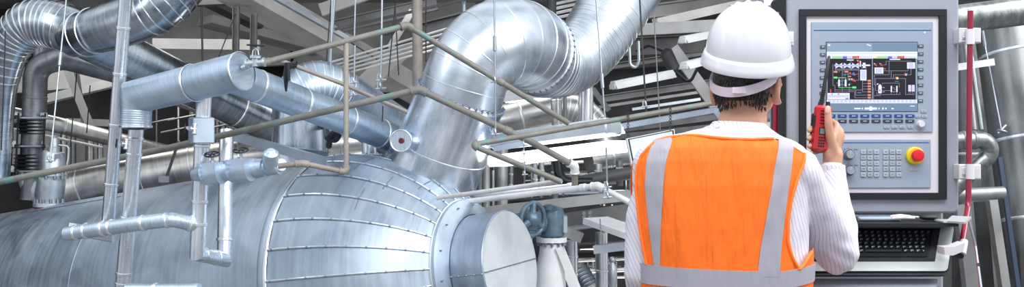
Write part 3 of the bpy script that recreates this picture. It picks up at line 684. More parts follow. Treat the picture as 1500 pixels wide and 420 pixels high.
lamp('unlit tube lamp hanging in the dark right of the rising duct', 898, 127, 984, 110, 9.4, 9.7, .14, .1, lit=False)
lamp('unlit tube lamp close to the hard hat, upper of two', 1000, 60, 1050, 50, 9.5, 9.9, .12, .09, lit=False)
lamp('unlit tube lamp close to the hard hat, lower of two', 1002, 98, 1050, 86, 9.2, 9.6, .12, .09, lit=False)

# vertical and horizontal lines in the hall, middle right
def vpipe(label, x0, y0, x1, y1, d, rpx, mat='far_metal', seams=(.3, .62), name='riser_pipe', group=None, seg=20):
    return pipe(name, label, 'pipe', [(x0, y0, d), (x1, y1, d)], rpx, mat, seams=seams, seg=seg, group=group)
pipe('ribbed_duct', 'grey ribbed duct crossing under the great duct above the big lamp', 'duct', [(690, 188, 11), (850, 152, 11), (900, 240, 11)], 26, 'far_metal', bend=2.2, seams=(.1, .3), arcseams=True, seg=36, n=9, sw=.03)
vpipe('shiny riser pipe under the valley of the great duct', 859, 90, 858, 190, 9.4, 11, 'far_bright', (.3,))
vpipe('grey riser pipe left of the shiny one under the great duct', 814, 120, 816, 186, 9.6, 8, 'far_metal', (.4,))
vpipe('slim dark pipe between the two risers under the great duct', 827, 128, 828, 186, 9.3, 3, 'duct_dark', ())
vpipe('plain grey riser standing behind the peak of the upper conduit', 611, -20, 612, 140, 9.2, 7.6, 'rail_tan', ())
vpipe('short blue-grey riser at the top between grey riser and great duct', 679, -10, 680, 30, 9.9, 4, 'steel_blue', ())
vpipe('dark post at the top behind the great duct hump', 808, -10, 808, 30, 10, 7, 'steel_dark', ())
for i, (x, y0, y1, r, m, dd, lb) in enumerate(((735, 215, 930, 9.5, 'far_metal', 9.3, 'thick grey riser at the left under the big lamp'), (712, 212, 930, 6, 'far_metal', 9.0, 'grey riser nearest the great duct, under the big lamp'),
        (703, 218, 930, 3, 'far_metal', 9.6, 'slim riser beside the great duct'), (749, 240, 290, 2.5, 'far_metal', 10, 'slim dark riser right of the thick one'),
        (783, 235, 280, 4, 'far_bright', 10.2, 'pale bent riser under the middle of the lamp, left'), (793, 237, 280, 4, 'far_bright', 10.4, 'pale riser under the middle of the lamp, right'),
        (812, 232, 300, 5, 'duct_dark', 9.6, 'dark riser behind the angled conduit'), (876, 240, 275, 6, 'far_bright', 9.8, 'pale short riser right of the vertical elbow'), (907, 235, 272, 5, 'duct_dark', 9.8, 'dark riser just left of the blank sign'),
        (836, 352, 430, 10.5, 'far_bright', 9.2, 'shiny post right of the white pedestal'), (881, 340, 430, 9.5, 'far_bright', 9.0, 'shiny post under the low metal bracket'))):
    vpipe(lb, x, y0, x+(1 if x > 750 else -1), y1, dd, r, m)
pipe('black_pipe', 'black curved pipe bending behind the vertical elbow', 'pipe', [(815, 225, 9.4), (820, 266, 9.3), (868, 266, 9.3)], 7, 'black_metal', bend=2.6, seg=20, n=8)
pipe('black_pipe', 'dark thick pipe sloping right behind the hanging chain', 'pipe', [(850, 266, 9.5), (960, 246, 9.6)], 9, 'steel_dark')
pipe('mitred_duct', 'grey mitred duct sloping under the right end of the big lamp', 'duct', [(862, 236, 9.9), (1010, 212, 10.4)], 15, 'far_metal', seams=(.2, .5), seg=28)
pipe('mitred_duct', 'broad grey duct disappearing behind the worker by the sign', 'duct', [(920, 215, 10.6), (980, 268, 10.8)], 20, 'duct_warm', seams=(.4,), seg=28)
beam('i_beam', 'long grey bolted i-beam behind the motor and worker', 'beam', P(800, 330, 10.2), P(960, 306, 10.0), .14, R(27, 10), 'steel_grey', 'box', bolts=[P(855, 312, 9.9), P(864, 311, 9.9), P(855, 318, 9.9), P(864, 317, 9.9)])
beam('i_beam', 'grey beam right above the motor under the bright pipes', 'beam', P(690, 312, 9.0), P(940, 284, 8.8), .12, R(14, 9), 'steel_light', 'C')
beam('i_beam', 'dark beam crossing behind the bright pipes', 'beam', P(740, 300, 11.0), P(1000, 284, 11.0), .1, R(14, 11), 'steel_dark', 'I')
beam('i_beam', 'light beam under the bolted beam running to the worker', 'beam', P(800, 338, 9.6), P(970, 318, 9.3), .25, R(4, 9), 'far_bright', 'box')
beam('bracket_beam', 'pale weathered bracket on the shiny post beside the sleeve', 'bracket', P(871, 365, 8.6), P(930, 358, 8.5), .1, R(12, 8.6), 'galv', 'C')
beam('bracket_beam', 'pale beam end between the motor and the shiny post', 'bracket', P(826, 338, 8.9), P(852, 348, 8.9), .12, R(15, 8.8), 'steel_light', 'C')
beam('walkway_panel', 'white slanting panel between the bolted beam and the sleeve', 'panel', P(872, 322, 8.8), P(940, 346, 8.4), .3, .05, 'white_enamel', 'box')
for i, (y0, y1, dd, w, m, lb) in enumerate(((363, 352, 11, 7, 'steel_grey', 'grey girder low behind the shiny posts, topmost'), (374, 368, 11.6, 9, 'steel_dark', 'dark girder low behind the shiny posts'), (384, 376, 12, 4, 'far_metal', 'thin pipe low behind the shiny posts'),
        (399, 392, 11.4, 7, 'far_bright', 'bright pipe low behind the shiny posts'), (408, 404, 12.2, 4, 'far_bright', 'lowest bright pipe behind the shiny posts'), (391, 398, 12.6, 3, 'far_metal', 'slanting thin pipe low behind the shiny posts'))):
    if i in (0, 1): beam('girder', lb, 'beam', P(800, y0, dd), P(980, y1, dd), .15, R(w, dd), m, 'I')
    else: pipe('cross_pipe', lb, 'pipe', [(800, y0, dd), (980, y1, dd)], w/2, m, seg=14)
pipe('ribbed_duct', 'ribbed bright duct elbow at the foot of the shiny posts', 'duct', [(846, 392, 10.4), (876, 440, 10.2)], 13, 'far_bright', seams=(.1, .2, .3, .4, .5, .6), seg=24, sw=.03, sh=.01, smat='seam_dark')
mb = MB(); obox(mb, P(894, 389, 10.6), V((R(6, 10.6), 0, 0)), V((0, .05, 0)), V((0, 0, R(5, 10.6))), 'white_enamel', .01); tag(mb.build('junction_box'), 'small pale junction box low beside the worker', 'box')
mb = MB(); c = P(897, 404, 10.2); tube(mb, [c+V((0, 0, .14)), c+V((0, 0, .1)), c+V((0, 0, -.03)), c+V((0, 0, -.2))], [.02, .045, .05, .015], 'cast', 14); sphere(mb, c+V((0, 0, .16)), .035, 'cast', 10, 6); tag(mb.build('pressure_gauge'), 'small grey gauge valve low beside the worker', 'gauge')

# motor, gearbox, handwheel and pedestal right of the manway
pd = T('actuator_pedestal', P(802, 470, 8.2), 'pale cast pedestal carrying a blue-grey motor with a big spoked handwheel', 'actuator')
d = 8.2
mb = MB(); tube(mb, [P(803, 480, d), P(805, 430, d), P(806, 400, d), P(808, 372, d), P(808, 356, d)], [R(27, d), R(24.5, d), R(22, d), R(18.5, d), R(17, d)], 'white_enamel', 36); mb.build('pedestal', pd)
mb = MB(); tube(mb, [P(808, 354, d), P(808, 347, d)], R(22.5, d), 'white_enamel', 36); bolt_ring(mb, P(808, 353, d), (0, 0, 1), R(19.5, d), 12, .012, .07, 'bolt'); mb.build('flange', pd)
mb = MB(); tube(mb, [P(808, 346, d), P(808, 344, d), P(809, 318, d), P(808, 310, d), P(806, 307, d)], [R(17, d), R(18.5, d), R(18.5, d), R(17, d), R(10, d)], 'motor_blue', 32); tube(mb, [P(804, 307, d), P(804, 301, d), P(804, 299, d)], [R(9, d), R(9, d), R(5, d)], 'motor_blue', 20)
obox(mb, P(827, 328, d), V((R(3.5, d), 0, 0)), V((0, R(12, d), 0)), V((0, 0, R(13, d))), 'cast', .01); mb.build('gearbox', pd)
mb = MB(); tube(mb, [P(794, 327, 8.1), P(768, 324, 8.0), P(764, 324, 8.0)], [R(13, d), R(16, d), R(10, d)], 'motor_blue', 28)
for k in range(14):
    an = 2*PI*k/14; mb2 = V((0, math.cos(an), math.sin(an))); bar(mb, P(792, 327, 8.1)+mb2*R(14, d), P(770, 324, 8.0)+mb2*R(16, d), .01, .03, 'motor_blue')
tube(mb, [P(788, 308, 8.05), P(786, 303, 8.05), P(786, 299, 8.05)], [R(6, d), R(6, d), R(3, d)], 'black_metal', 14); mb.build('motor', pd)
mb = MB(); c = P(780, 321, 7.75); ax = V((-.75, .75, .05)).normalized(); torus(mb, c, ax, R(23, d), .018, 'motor_blue', 40, 8); sphere(mb, c, .06, 'motor_blue')
_, a_, b_ = frame(ax)
for k in range(3): an = 2*PI*k/3+.5; tube(mb, [c, c+(a_*math.cos(an)+b_*math.sin(an))*R(23, d)], [.035, .02], 'motor_blue', 8)
tube(mb, [c, c+ax*.2], .03, 'motor_blue', 10); mb.build('handwheel', pd)
mb = MB(); bar(mb, P(818, 362, 8.3), P(850, 440, 8.3), .06, .09, 'white_enamel'); bar(mb, P(818, 362, 8.1), P(850, 440, 8.1), .03, .05, 'white_enamel'); mb.build('brace', pd, smooth=0)

# blank white sign
sg = T('sign_board', P(955, 244, 6.3), 'blank white rectangular sign board with thin black border hanging left of the worker', 'sign')
q = [P(918, 203, 6.3), P(988, 189, 6.4), P(991, 231, 6.4), P(926, 243, 6.3)]
def quadbox(mb, q, th, mat):
    n = (q[1]-q[0]).cross(q[2]-q[0]).normalized(); n = -n if n.y > 0 else n
    vs = list(q)+[p-n*th for p in q]; mb.add(vs, [[0, 3, 2, 1], [4, 5, 6, 7], [0, 1, 5, 4], [1, 2, 6, 5], [2, 3, 7, 6], [3, 0, 4, 7]], mat); return n
def inset(q, k):
    c = sum(q, V())/4; return [p+(c-p)*k for p in q]
mb = MB(); n = quadbox(mb, q, .02, 'sign_white'); mb.build('board', sg, smooth=0)
mb = MB(); o = [p+n*.001 for p in inset(q, .045)]; i_ = [p+n*.001 for p in inset(q, .10)]
for k in range(4): quadbox(mb, [o[k], o[(k+1) % 4], i_[(k+1) % 4], i_[k]], -.001, 'black_metal')
mb.build('border_line', sg, smooth=0)
for x, y0, y1, s in ((920, 166, 204, 'left'), (982, 155, 191, 'right')):
    mb = MB(); a, b = P(x, y0, 6.6), P(x, y1, 6.36); nn = 14
    for k in range(nn): torus(mb, a.lerp(b, (k+.5)/nn), V((1, 0, 0)) if k % 2 else V((0, 1, 0)), .0085, .0022, 'rod_dark', 10, 5)
    tag(mb.build('chain'), '%s-hand thin chain holding the blank sign' % s, 'chain')

# ------------------------------------------------------------------ ceiling steelwork
G = 'steelwork under the ceiling'
def cb(lb, x0, y0, d0, x1, y1, d1, wpx, hpx, mat, prof='I', name='roof_beam'):
    if 1040 < x1 < 1120 and x0 > 850:      # carries on behind the worker and the console
        k = (1330-x0)/(x1-x0); y1 = y0+(y1-y0)*k; d1 = d0+(d1-d0)*k; x1 = 1330
    return beam(name, lb, 'beam', P(x0, y0, d0), P(x1, y1, d1), R(wpx, d0), R(hpx, d0), mat, prof)
cb('wide pale concrete beam running diagonally down behind the peaked conduit', 330, -25, 10.5, 640, 150, 14.5, 60, 34, 'concrete_light', 'box')
cb('pale horizontal beam above the round header', 225, 64, 11.5, 380, 66, 11.5, 10, 15, 'concrete_light', 'box')
cb('short grey hanger post, left of two above the header', 346, 10, 10.8, 345, 92, 10.8, 8, 9, 'steel_grey', 'C')
cb('short grey hanger post, right of two above the header', 372, 20, 10.8, 371, 92, 10.8, 8, 9, 'steel_grey', 'C')
cb('dark box standing in for underside shade left of the concrete beam', 300, -5, 12, 380, 34, 12.5, 30, 20, 'steel_dark', 'box')  # shade under the beams, put in as a dark box
cb('pale ceiling band behind the upper left posts', 300, 30, 13.5, 470, 75, 14.5, 60, 12, 'concrete', 'box')
cb('dark lintel across the top left', 110, 2, 11, 330, -8, 11, 20, 30, 'steel_dark', 'box')
cb('grey flat slab behind the diagonal brace', 30, 120, 12.5, 180, 108, 12.5, 40, 34, 'concrete', 'box')
cb('pale beam crossing behind the steam pipe', 50, 150, 12, 180, 118, 12, 20, 12, 'concrete_light', 'box')
cb('pale l-shaped brace leaning behind the long duct', 98, 98, 10.9, 134, 186, 10.9, 7, 12, 'concrete_light', 'L')
cb('second arm of the leaning brace', 112, 100, 11.1, 124, 180, 11.1, 5, 8, 'steel_grey', 'L')
cb('pale gusset foot under the leaning brace', 100, 178, 11.3, 158, 180, 11.3, 14, 10, 'concrete_light', 'box')
cb('grey wall panel behind the bellows', -20, 215, 13, 175, 215, 13, 8, 50, 'concrete', 'box')
cb('galvanised strut channel with clamps high above the conduit peak', 402, -4, 9.4, 512, 58, 10.2, 7, 7, 'galv', 'C', name='strut_channel')
cb('grey strut channel behind the five thin pipes', 492, 45, 10.6, 560, 88, 11, 6, 7, 'steel_grey', 'C', name='strut_channel')
cb('pale beam across the top centre', 470, 15, 11, 545, -12, 11, 10, 18, 'concrete_light', 'box')
cb('grey beam across the top behind the grey riser', 490, 40, 12, 640, 5, 12, 14, 20, 'steel_grey', 'I')
cb('thin angle running behind the grey riser', 490, 43, 9.8, 700, -5, 9.8, 3, 4, 'steel_dark', 'L')
cb('dark beam behind the grey riser', 560, 60, 11.5, 720, 20, 11.5, 22, 24, 'steel_dark', 'I')
cb('pale diagonal brace behind the grey riser', 604, 15, 10.8, 570, 70, 10.8, 8, 10, 'concrete_light', 'L')
cb('pale beam below the five thin pipes', 530, 130, 12.3, 600, 60, 12.3, 30, 26, 'concrete_light', 'box')
for k in range(5):
    pipe('thin_pipe', 'pale thin pipe in a row of five rising behind the conduits', 'pipe', [(478, 93+k*5.5, 10.4+.1*k), (668, 38+k*5.5+k*1.0, 10.6+.1*k)], 1.6, 'rail_light', seg=8, group='row of five thin pipes behind the conduits')
for k in range(4):
    pipe('thin_pipe', 'pale thin pipe in a row of four at the top behind the great duct', 'pipe', [(812, 6+k*7, 10.6), (866, -6+k*7, 10.6)], 2.2, 'rail_light', seg=8, group='row of four thin pipes behind the great duct')
cb('long pale roof beam right of the rising duct, lower flange', 930, 44, 11, 1075, 36, 11, 12, 17, 'steel_light', 'C')
cb('grey roof beam reaching the hard hat top', 960, 34, 11.6, 1100, 2, 12.2, 14, 13, 'concrete', 'box')
cb('dark roof beam above the hard hat', 930, 20, 12.4, 1160, -10, 12.4, 20, 20, 'steel_grey', 'I')
cb('pale roof beam behind the top of the hard hat', 1070, 12, 11.5, 1170, -2, 11.5, 10, 9, 'steel_light', 'C')
cb('dark girder with bolt holes under the long pale roof beam', 890, 70, 11.6, 1060, 62, 11.6, 10, 26, 'steel_dark', 'I')
cb('diagonal brace between the two unlit lamps and the tray', 985, 70, 10.4, 1044, 150, 10.4, 8, 17, 'steel_light', 'L')
cb('grey rail behind the thin rod', 870, 158, 11.2, 1070, 128, 11.2, 8, 4, 'steel_light', 'box')
cb('grey beam above the cable tray', 880, 145, 12, 1060, 118, 12, 12, 10, 'steel_grey', 'I')
cb('pale short brace left of the white hanger rod', 868, 130, 11, 892, 162, 11, 6, 8, 'steel_grey', 'L')
cb('dark girder below the cable tray', 905, 188, 11.2, 1060, 168, 11.2, 12, 12, 'steel_grey', 'I')
cb('lowest dark girder above the sign', 905, 200, 11.8, 1060, 184, 11.8, 10, 8, 'steel_grey', 'box')
cb('dark girder high behind the unlit lamp', 890, 98, 12.6, 1050, 74, 12.6, 12, 8, 'steel_grey', 'I')
cb('perforated pale strip above the cable tray', 926, 160, 10.2, 1026, 145, 10.2, 2, 4, 'galv', 'C', name='strut_channel')
mb = MB(); c = P(980, 90, 10); tube(mb, [c+V((-.05, 0, .12)), c+V((-.03, 0, .09)), c+V((.05, 0, -.08)), c+V((.07, 0, -.1))], [.03, .065, .065, .03], 'steel_dark', 16); pth, _ = fillet([c+V((-.05, 0, .1)), c+V((-.2, 0, .16)), c+V((-.32, 0, .1))], .05); tube(mb, pth, .016, 'black_metal', 8)
pth, _ = fillet([c+V((.06, 0, -.1)), c+V((.2, 0, -.22)), c+V((.3, 0, -.02))], .05); tube(mb, pth, .016, 'black_metal', 8); tag(mb.build('sensor_unit'), 'dark cylindrical sensor with trailing cables among the roof beams', 'sensor')
mb = MB(); pth, _ = fillet([P(921, 55, 8.9), P(923, 95, 8.9), P(932, 100, 8.9), P(936, 88, 8.9), P(935, 60, 8.9)], .04, 5); tube(mb, pth, .013, 'galv', 8); tag(mb.build('hook'), 'open steel hook hanging at the edge of the rising duct', 'hook')

cb('grey soffit panel spanning the top left behind all ducts', 60, 40, 15.2, 420, 20, 15.2, 20, 150, 'concrete', 'box', name='backing_panel')
cb('grey soffit panel behind the five thin pipes', 430, 60, 15.4, 700, 40, 15.4, 20, 170, 'concrete', 'box', name='backing_panel')
cb('dark panel added for the gloom behind the unlit lamps', 860, 40, 15.6, 1150, 20, 15.6, 20, 130, 'steel_dark', 'box', name='backing_panel')  # dark sheet added to deepen the gaps between the roof beams
# dim clutter in the gaps
rr = random.Random(3)
for k in range(15):
    x = 222+rr.random()*165; w = rr.choice((3, 4, 6, 8)); pipe('far_pipe', 'thin riser deep in the hall behind the header and boxed joint', 'pipe', [(x, 120+rr.random()*20, 12.5+rr.random()), (x+rr.uniform(-2, 2), 744, 12.5+rr.random())], w/2, rr.choice(('far_metal', 'duct_dark', 'duct_dark', 'duct_warm')), seg=12, group='risers deep in the hall, left', seams=(.3, .6))
for k in range(9):
    x = 92+rr.random()*65; w = rr.choice((5, 8, 10)); pipe('far_pipe', 'riser deep in the hall between relief valve and leaning clad pipe', 'pipe', [(x, 196, 12.3+rr.random()*.5), (x, 752, 12.3+rr.random()*.5)], w/2, rr.choice(('far_metal', 'duct_dark', 'duct_warm')), seg=12, group='risers deep in the hall, far left', seams=(.3, .6))
for k in range(26):
    x = 694+rr.random()*235; y0 = 222+rr.random()*40; w = rr.choice((2, 3, 3, 5)); pipe('far_pipe', 'slim riser deep in the hall below the big lamp', 'pipe', [(x, y0, 12.5+rr.random()*2), (x+rr.uniform(-1, 1), 300 if x > 800 else 750, 13.2)], w/2, rr.choice(('far_metal', 'far_bright', 'steel_grey', 'duct_dark')), seg=10, group='slim risers deep in the hall below the lamp')
for k in range(16):
    y = 226+rr.random()*68; x = 690+rr.random()*120; pipe('far_pipe', 'slim level pipe deep in the hall below the big lamp', 'pipe', [(x, y, 13+rr.random()), (x+60+rr.random()*120, y-6, 13+rr.random())], rr.choice((1.2, 2, 3)), rr.choice(('far_metal', 'far_bright', 'steel_blue', 'steel_grey')), seg=10, group='slim level pipes deep in the hall below the lamp')
for k in range(18):
    y = 352+rr.random()*62; x = 812+rr.random()*60; pipe('far_pipe', 'slim pipe deep in the hall beside the sleeve', 'pipe', [(x, y, 13+rr.random()), (x+30+rr.random()*70, y-rr.uniform(-4, 8), 13+rr.random())], rr.choice((.8, 1.2, 2)), rr.choice(('far_metal', 'far_bright', 'steel_grey')), seg=8, group='slim pipes deep in the hall beside the sleeve')
for k in range(10):
    x = 812+rr.random()*105; pipe('far_pipe', 'slim upright deep in the hall beside the sleeve', 'pipe', [(x, 356+rr.random()*20, 13.5), (x, 425, 13.5)], rr.choice((.9, 1.5, 2.4)), rr.choice(('far_metal', 'far_bright', 'steel_grey')), seg=8, group='slim uprights deep in the hall beside the sleeve')
for k, (x, y) in enumerate(((268, 172), (278, 186), (258, 190), (320, 160), (345, 176), (232, 178), (330, 183))):
    pipe('far_pipe', 'short level pipe deep in the hall behind the boxed joint', 'pipe', [(x-22, y+4, 12.2), (x+24, y-5, 12.2)], 1.6, 'far_metal', seg=8, group='level pipes behind the boxed joint')
for x, m, w, lb in ((385, 'far_bright', 8, 'pale flat duct standing left of the domed duct riser'), (353, 'concrete_light', 5, 'pale post behind the clad u-loop top'), (371, 'concrete_light', 4, 'narrow pale post near the pale flat duct'), (392, 'far_metal', 3, 'slim column touching the domed riser')):
    beam('column', lb, 'column', P(x, 140, 11.2), P(x, 225, 11.2), R(w, 11), R(w, 11), m, 'box', up=V((0, 1, 0)))
pipe('background_duct', 'bright scratched duct below the header, right of its saddle', 'duct', [(300, 128, 9.9), (400, 163, 10.2), (520, 208, 10.6)], 13, 'far_bright', seams=(.3, .6), seg=28)

# ------------------------------------------------------------------ control console
plain('housing_grey', (.31, .325, .38), .42, .15, noise_amt=.03)
plain('bezel_black', (.004, .0045, .008), .6, 0)
plain('bezel_cream', (.62, .60, .64), .45, 0)
plain('plate_blue', (.31, .36, .45), .40, .2, noise_amt=.04, nscale=3)
plain('stripe_blue', (.005, .07, .25), .4)
plain('key_grey', (.085, .10, .14), .5)
plain('key_light', (.34, .37, .43), .5)
plain('key_pale', (.40, .43, .50), .45)
plain('key_navy', (.006, .06, .22), .45)
plain('key_dark', (.03, .033, .06), .45)
plain('legend', (.55, .62, .72), .5)
plain('legend_dark', (.10, .12, .15), .5)
plain('clamp_white', (.62, .60, .63), .4)
plain('tube_red', (.24, .003, .028), .25, .0, coat=.3)
plain('estop_yellow', (.72, .50, .01), .4)
plain('estop_red', (.62, .01, .02), .3)
plain('led_green', (.35, .9, .2), .4, emis=1.2)
plain('knob_grey', (.34, .38, .43), .35, .4)
plain('keyboard_black', (.012, .013, .015), .35)
plain('keycap', (.02, .022, .025), .4)
plain('tray_silver', (.50, .53, .53), .38, .35)
for nm, c, e in (('scr_black', (.010, .009, .014), .6), ('scr_white', (.80, .82, 1.0), .8), ('scr_lilac', (.60, .62, .92), .75), ('scr_grey', (.20, .30, .42), .55), ('scr_steel', (.30, .42, .55), .5), ('scr_green', (.35, .75, .28), .7), ('scr_lime', (.15, .85, .30), .7),
                 ('scr_blue', (.12, .16, .80), .7), ('scr_red', (.9, .05, .06), .7), ('scr_brown', (.45, .17, .08), .7), ('scr_orange', (.75, .30, .20), .7), ('scr_line', (.32, .29, .42), .7), ('scr_cyan', (.02, .28, .36), .7), ('scr_yellow', (.9, .75, .3), .8), ('scr_glow', (.75, .9, 1), 1.0)):
    plain(nm, tuple(k*.5 for k in c), .3, emis=e*1.25)
PD = 3.2
def Q(x, y, o=0): p = P(x, y, PD); p.y -= o; return p
def rbox(mb, x0, y0, x1, y1, o0, o1, mat, rad=0, ch=.002, n=5):
    """rounded slab on the console plane from offset o0 (back) to o1 (front), pixels for the outline"""
    def outl(k):
        a0, b0, a1, b1 = x0+k, y0+k, x1-k, y1-k; r = max(.01, rad-k) if rad else 0
        if not r: return [(a0, b0), (a1, b0), (a1, b1), (a0, b1)]
        out = []
        for cx, cy, s in ((a0+r, b0+r, PI), (a1-r, b0+r, 1.5*PI), (a1-r, b1-r, 0), (a0+r, b1-r, .5*PI)):
            for j in range(n+1): an = s+.5*PI*j/n; out.append((cx+r*math.cos(an), cy+r*math.sin(an)))
        return out
    kp = ch/PD*FPX; rings = [(0, o0), (0, o1-ch), (kp, o1)]; vs = []; m = len(outl(0))
    for k, o in rings: vs += [Q(x, y, o) for x, y in outl(k)]
    fs = [list(range(m)), list(range(2*m, 3*m))[::-1]]
    for i in range(2):
        for j in range(m): j2 = (j+1) % m; fs.append([i*m+j, (i+1)*m+j, (i+1)*m+j2, i*m+j2])
    mb.add(vs, fs, mat)
def ringframe(mb, x0, y0, x1, y1, w, o0, o1, mat):
    for a in ((x0, y0, x1, y0+w[1]), (x0, y1-w[3], x1, y1), (x0, y0+w[1], x0+w[0], y1-w[3]), (x1-w[2], y0+w[1], x1, y1-w[3])): rbox(mb, *a, o0, o1, mat, 0, .001)
def disc(mb, x, y, r, o0, o1, mat, taper=1, seg=28):
    c = Q(x, y, 0); rr_ = R(r, PD); tube(mb, [c-V((0, o0, 0)), c-V((0, o1-(o1-o0)*.2, 0)), c-V((0, o1, 0))], [rr_, rr_*taper, rr_*taper*.88], mat, seg)
cp = T('control_panel', Q(1280, 312, -.15), 'grey operator control panel with black bezel, process screen, keys and emergency stop', 'control panel')
mb = MB(); rbox(mb, 1154, -14, 1405, 312, -.22, 0, 'housing_grey', 9, .006)
rbox(mb, 1153.2, -15, 1405.8, 312.8, -.20, -.018, 'bezel_black', 9, .003)
for k in ((1175, -13, 1175.6, -2), (1387, 300, 1387.6, 311)): pass
mb.build('housing', cp)
mb = MB(); ringframe(mb, 1170, 14, 1385, 292, (10, 10, 11, 10), -.001, .012, 'bezel_black'); mb.build('bezel', cp)
mb = MB(); rbox(mb, 1179, 23, 1375, 283, -.001, .003, 'bezel_cream', 0, .001); mb.build('inner_frame', cp)
mb = MB(); rbox(mb, 1187.5, 32.5, 1365, 193.5, .003, .008, 'plate_blue', 1, .0015); rbox(mb, 1190, 43.5, 1363.5, 46.3, .007, .0086, 'stripe_blue'); up = mb.build('display_unit', cp)
mb = MB(); rbox(mb, 1187.5, 204, 1362, 275, .003, .008, 'plate_blue', 1, .0015); rbox(mb, 1190, 207.5, 1360, 210.2, .007, .0086, 'stripe_blue'); lowp = mb.build('keypad_unit', cp)
mb = MB(); disc(mb, 1353, 48, 1.2, .008, .010, 'led_green', seg=10); mb.build('indicator_light', up)
mb = MB(); rbox(mb, 1208.5, 61.5, 1343, 164, .008, .0088, 'key_grey'); rbox(mb, 1209.8, 63, 1342, 163, .0085, .0092, 'scr_steel', 0, .0001); mb.build('screen', up)
# the process picture on the screen
mb = MB(); O = [.0094]
def rc_(x0, y0, x1, y1, m, dz=0):
    o = O[0]+dz; mb.add([Q(x0, y0, o), Q(x1, y0, o), Q(x1, y1, o), Q(x0, y1, o)], [[3, 2, 1, 0]], m)
def sx(v): return 1190+v*160/1493.
def s1(x0, y0, x1, y1, m, dz=0, base=60): rc_(sx(x0), base+y0*.1072, sx(x1), base+y1*.1072, m, dz)
s1(190, 40, 800, 150, 'scr_steel'); s1(800, 35, 1415, 145, 'scr_grey'); s1(200, 50, 232, 70, 'scr_glow', .0001)  # top strip: reflection on the glass, painted in display colours
for k in range(4): s1(730+k*14, 46+k*5, 745+k*14, 58+k*5, 'scr_glow', .0001)
s1(185, 150, 1420, 245, 'scr_white'); s1(200, 168, 1410, 176, 'scr_lilac', .0001)
for bx in (255, 870):
    if bx == 870: s1(845, 210, 872, 240, 'scr_yellow', .0001)
    s1(bx, 212, bx+140, 243, 'scr_green', .0001); s1(bx+145, 212, bx+205, 243, 'scr_blue', .0001); s1(bx+210, 212, bx+270, 243, 'scr_lilac', .0001); s1(bx+275, 210, bx+340, 242, 'scr_brown', .0001); s1(bx+342, 208, bx+372, 240, 'scr_red', .0001)
    for k in range(6): s1(bx+385+k*28, 214, bx+405+k*28, 240, 'scr_lilac', .0001)
rc_(1190+20.8, 86.2, 1275.8, 146, 'scr_black'); rc_(1277, 85.6, 1339.6, 146, 'scr_black')
rc_(1209.8, 146, 1342, 151.3, 'scr_white')
for k in range(22): rc_(1212+k*5.9, 146.6, 1216.2+k*5.9, 150.2, 'scr_lilac', .0001)
rc_(1209.8, 151.3, 1342, 163, 'scr_grey')
for x0, x1, h in ((1250, 1259, 1), (1260.5, 1262.5, 1.2), (1265, 1272, 1.5), (1272, 1276, 3), (1276, 1283, 1.5), (1285, 1287, 1.2), (1290.5, 1293, 1.4), (1295, 1297, 1.2), (1304, 1307.5, .9)): rc_(x0, 159-h, x1, 159+h, 'scr_glow', .0001)
rc_(1331.5, 154.8, 1338, 155.8, 'scr_glow', .0001)
DZ = .0002
s1(455, 256, 550, 270, 'scr_white', DZ); s1(1040, 248, 1185, 262, 'scr_white', DZ); s1(495, 280, 527, 290, 'scr_cyan', DZ)
def poly(pts, m, base=60, dz=DZ):
    mb.add([Q(sx(x), base+y*.1072, O[0]+dz) for x, y in pts], [list(range(len(pts)))[::-1]], m)
for k in range(3):
    x = 305+k*112; poly([(x, 300), (x+45, 328), (x+90, 300), (x+90, 378), (x+45, 352), (x, 378)], 'scr_white'); s1(x-16, 325, x+100, 350, 'scr_lilac', DZ)
s1(635, 275, 650, 355, 'scr_white', DZ); s1(675, 300, 712, 372, 'scr_white', DZ); s1(660, 325, 775, 345, 'scr_white', DZ)
s1(600, 262, 626, 290, 'scr_red', DZ+.0001); s1(594, 262, 606, 275, 'scr_green', DZ+.0002)
for x in (300, 400, 412, 515, 522, 622, 665, 718): s1(x-3, 360, x+3, 400, 'scr_line', DZ)
s1(300, 383, 400, 389, 'scr_line', DZ); s1(412, 383, 515, 389, 'scr_line', DZ); s1(522, 383, 620, 389, 'scr_line', DZ); s1(300, 398, 640, 404, 'scr_line', DZ); s1(640, 395, 725, 540, 'scr_white', DZ); s1(655, 405, 712, 520, 'scr_lilac', DZ+.0001)
for x0, y0, x1, y1 in ((265, 320, 271, 610), (265, 606, 298, 612), (292, 606, 298, 700), (392, 400, 398, 700), (350, 400, 356, 430), (470, 440, 476, 540), (470, 536, 620, 541), (616, 400, 622, 540), (400, 452, 620, 457), (400, 420, 480, 425), (298, 668, 670, 674), (298, 695, 490, 700), (668, 540, 674, 700), (488, 590, 494, 700), (490, 690, 565, 695), (562, 690, 568, 780), (562, 775, 730, 780), (575, 670, 581, 740), (575, 738, 730, 743), (350, 505, 450, 510), (350, 540, 430, 545), (350, 600, 430, 605)):
    s1(x0, y0, x1, y1, 'scr_line', DZ)
for k, y in enumerate((545, 582, 620, 657, 695)): s1(674, y-2, 735, y+3, 'scr_line', DZ)
for y in (545, 582, 620, 657, 695, 740, 776): s1(740, y-12, 785, y+12, 'scr_orange', DZ+.0001)
for x0, y0 in ((280, 412), (428, 410)): s1(x0, y0, x0+48, y0+24, 'scr_orange', DZ+.0001)
s1(475, 478, 515, 494, 'scr_orange', DZ); s1(485, 430, 512, 450, 'scr_red', DZ); s1(535, 432, 562, 470, 'scr_blue', DZ+.0001); s1(535, 520, 560, 552, 'scr_red', DZ+.0001); s1(562, 540, 576, 560, 'scr_red', DZ); s1(560, 458, 576, 474, 'scr_red', DZ)
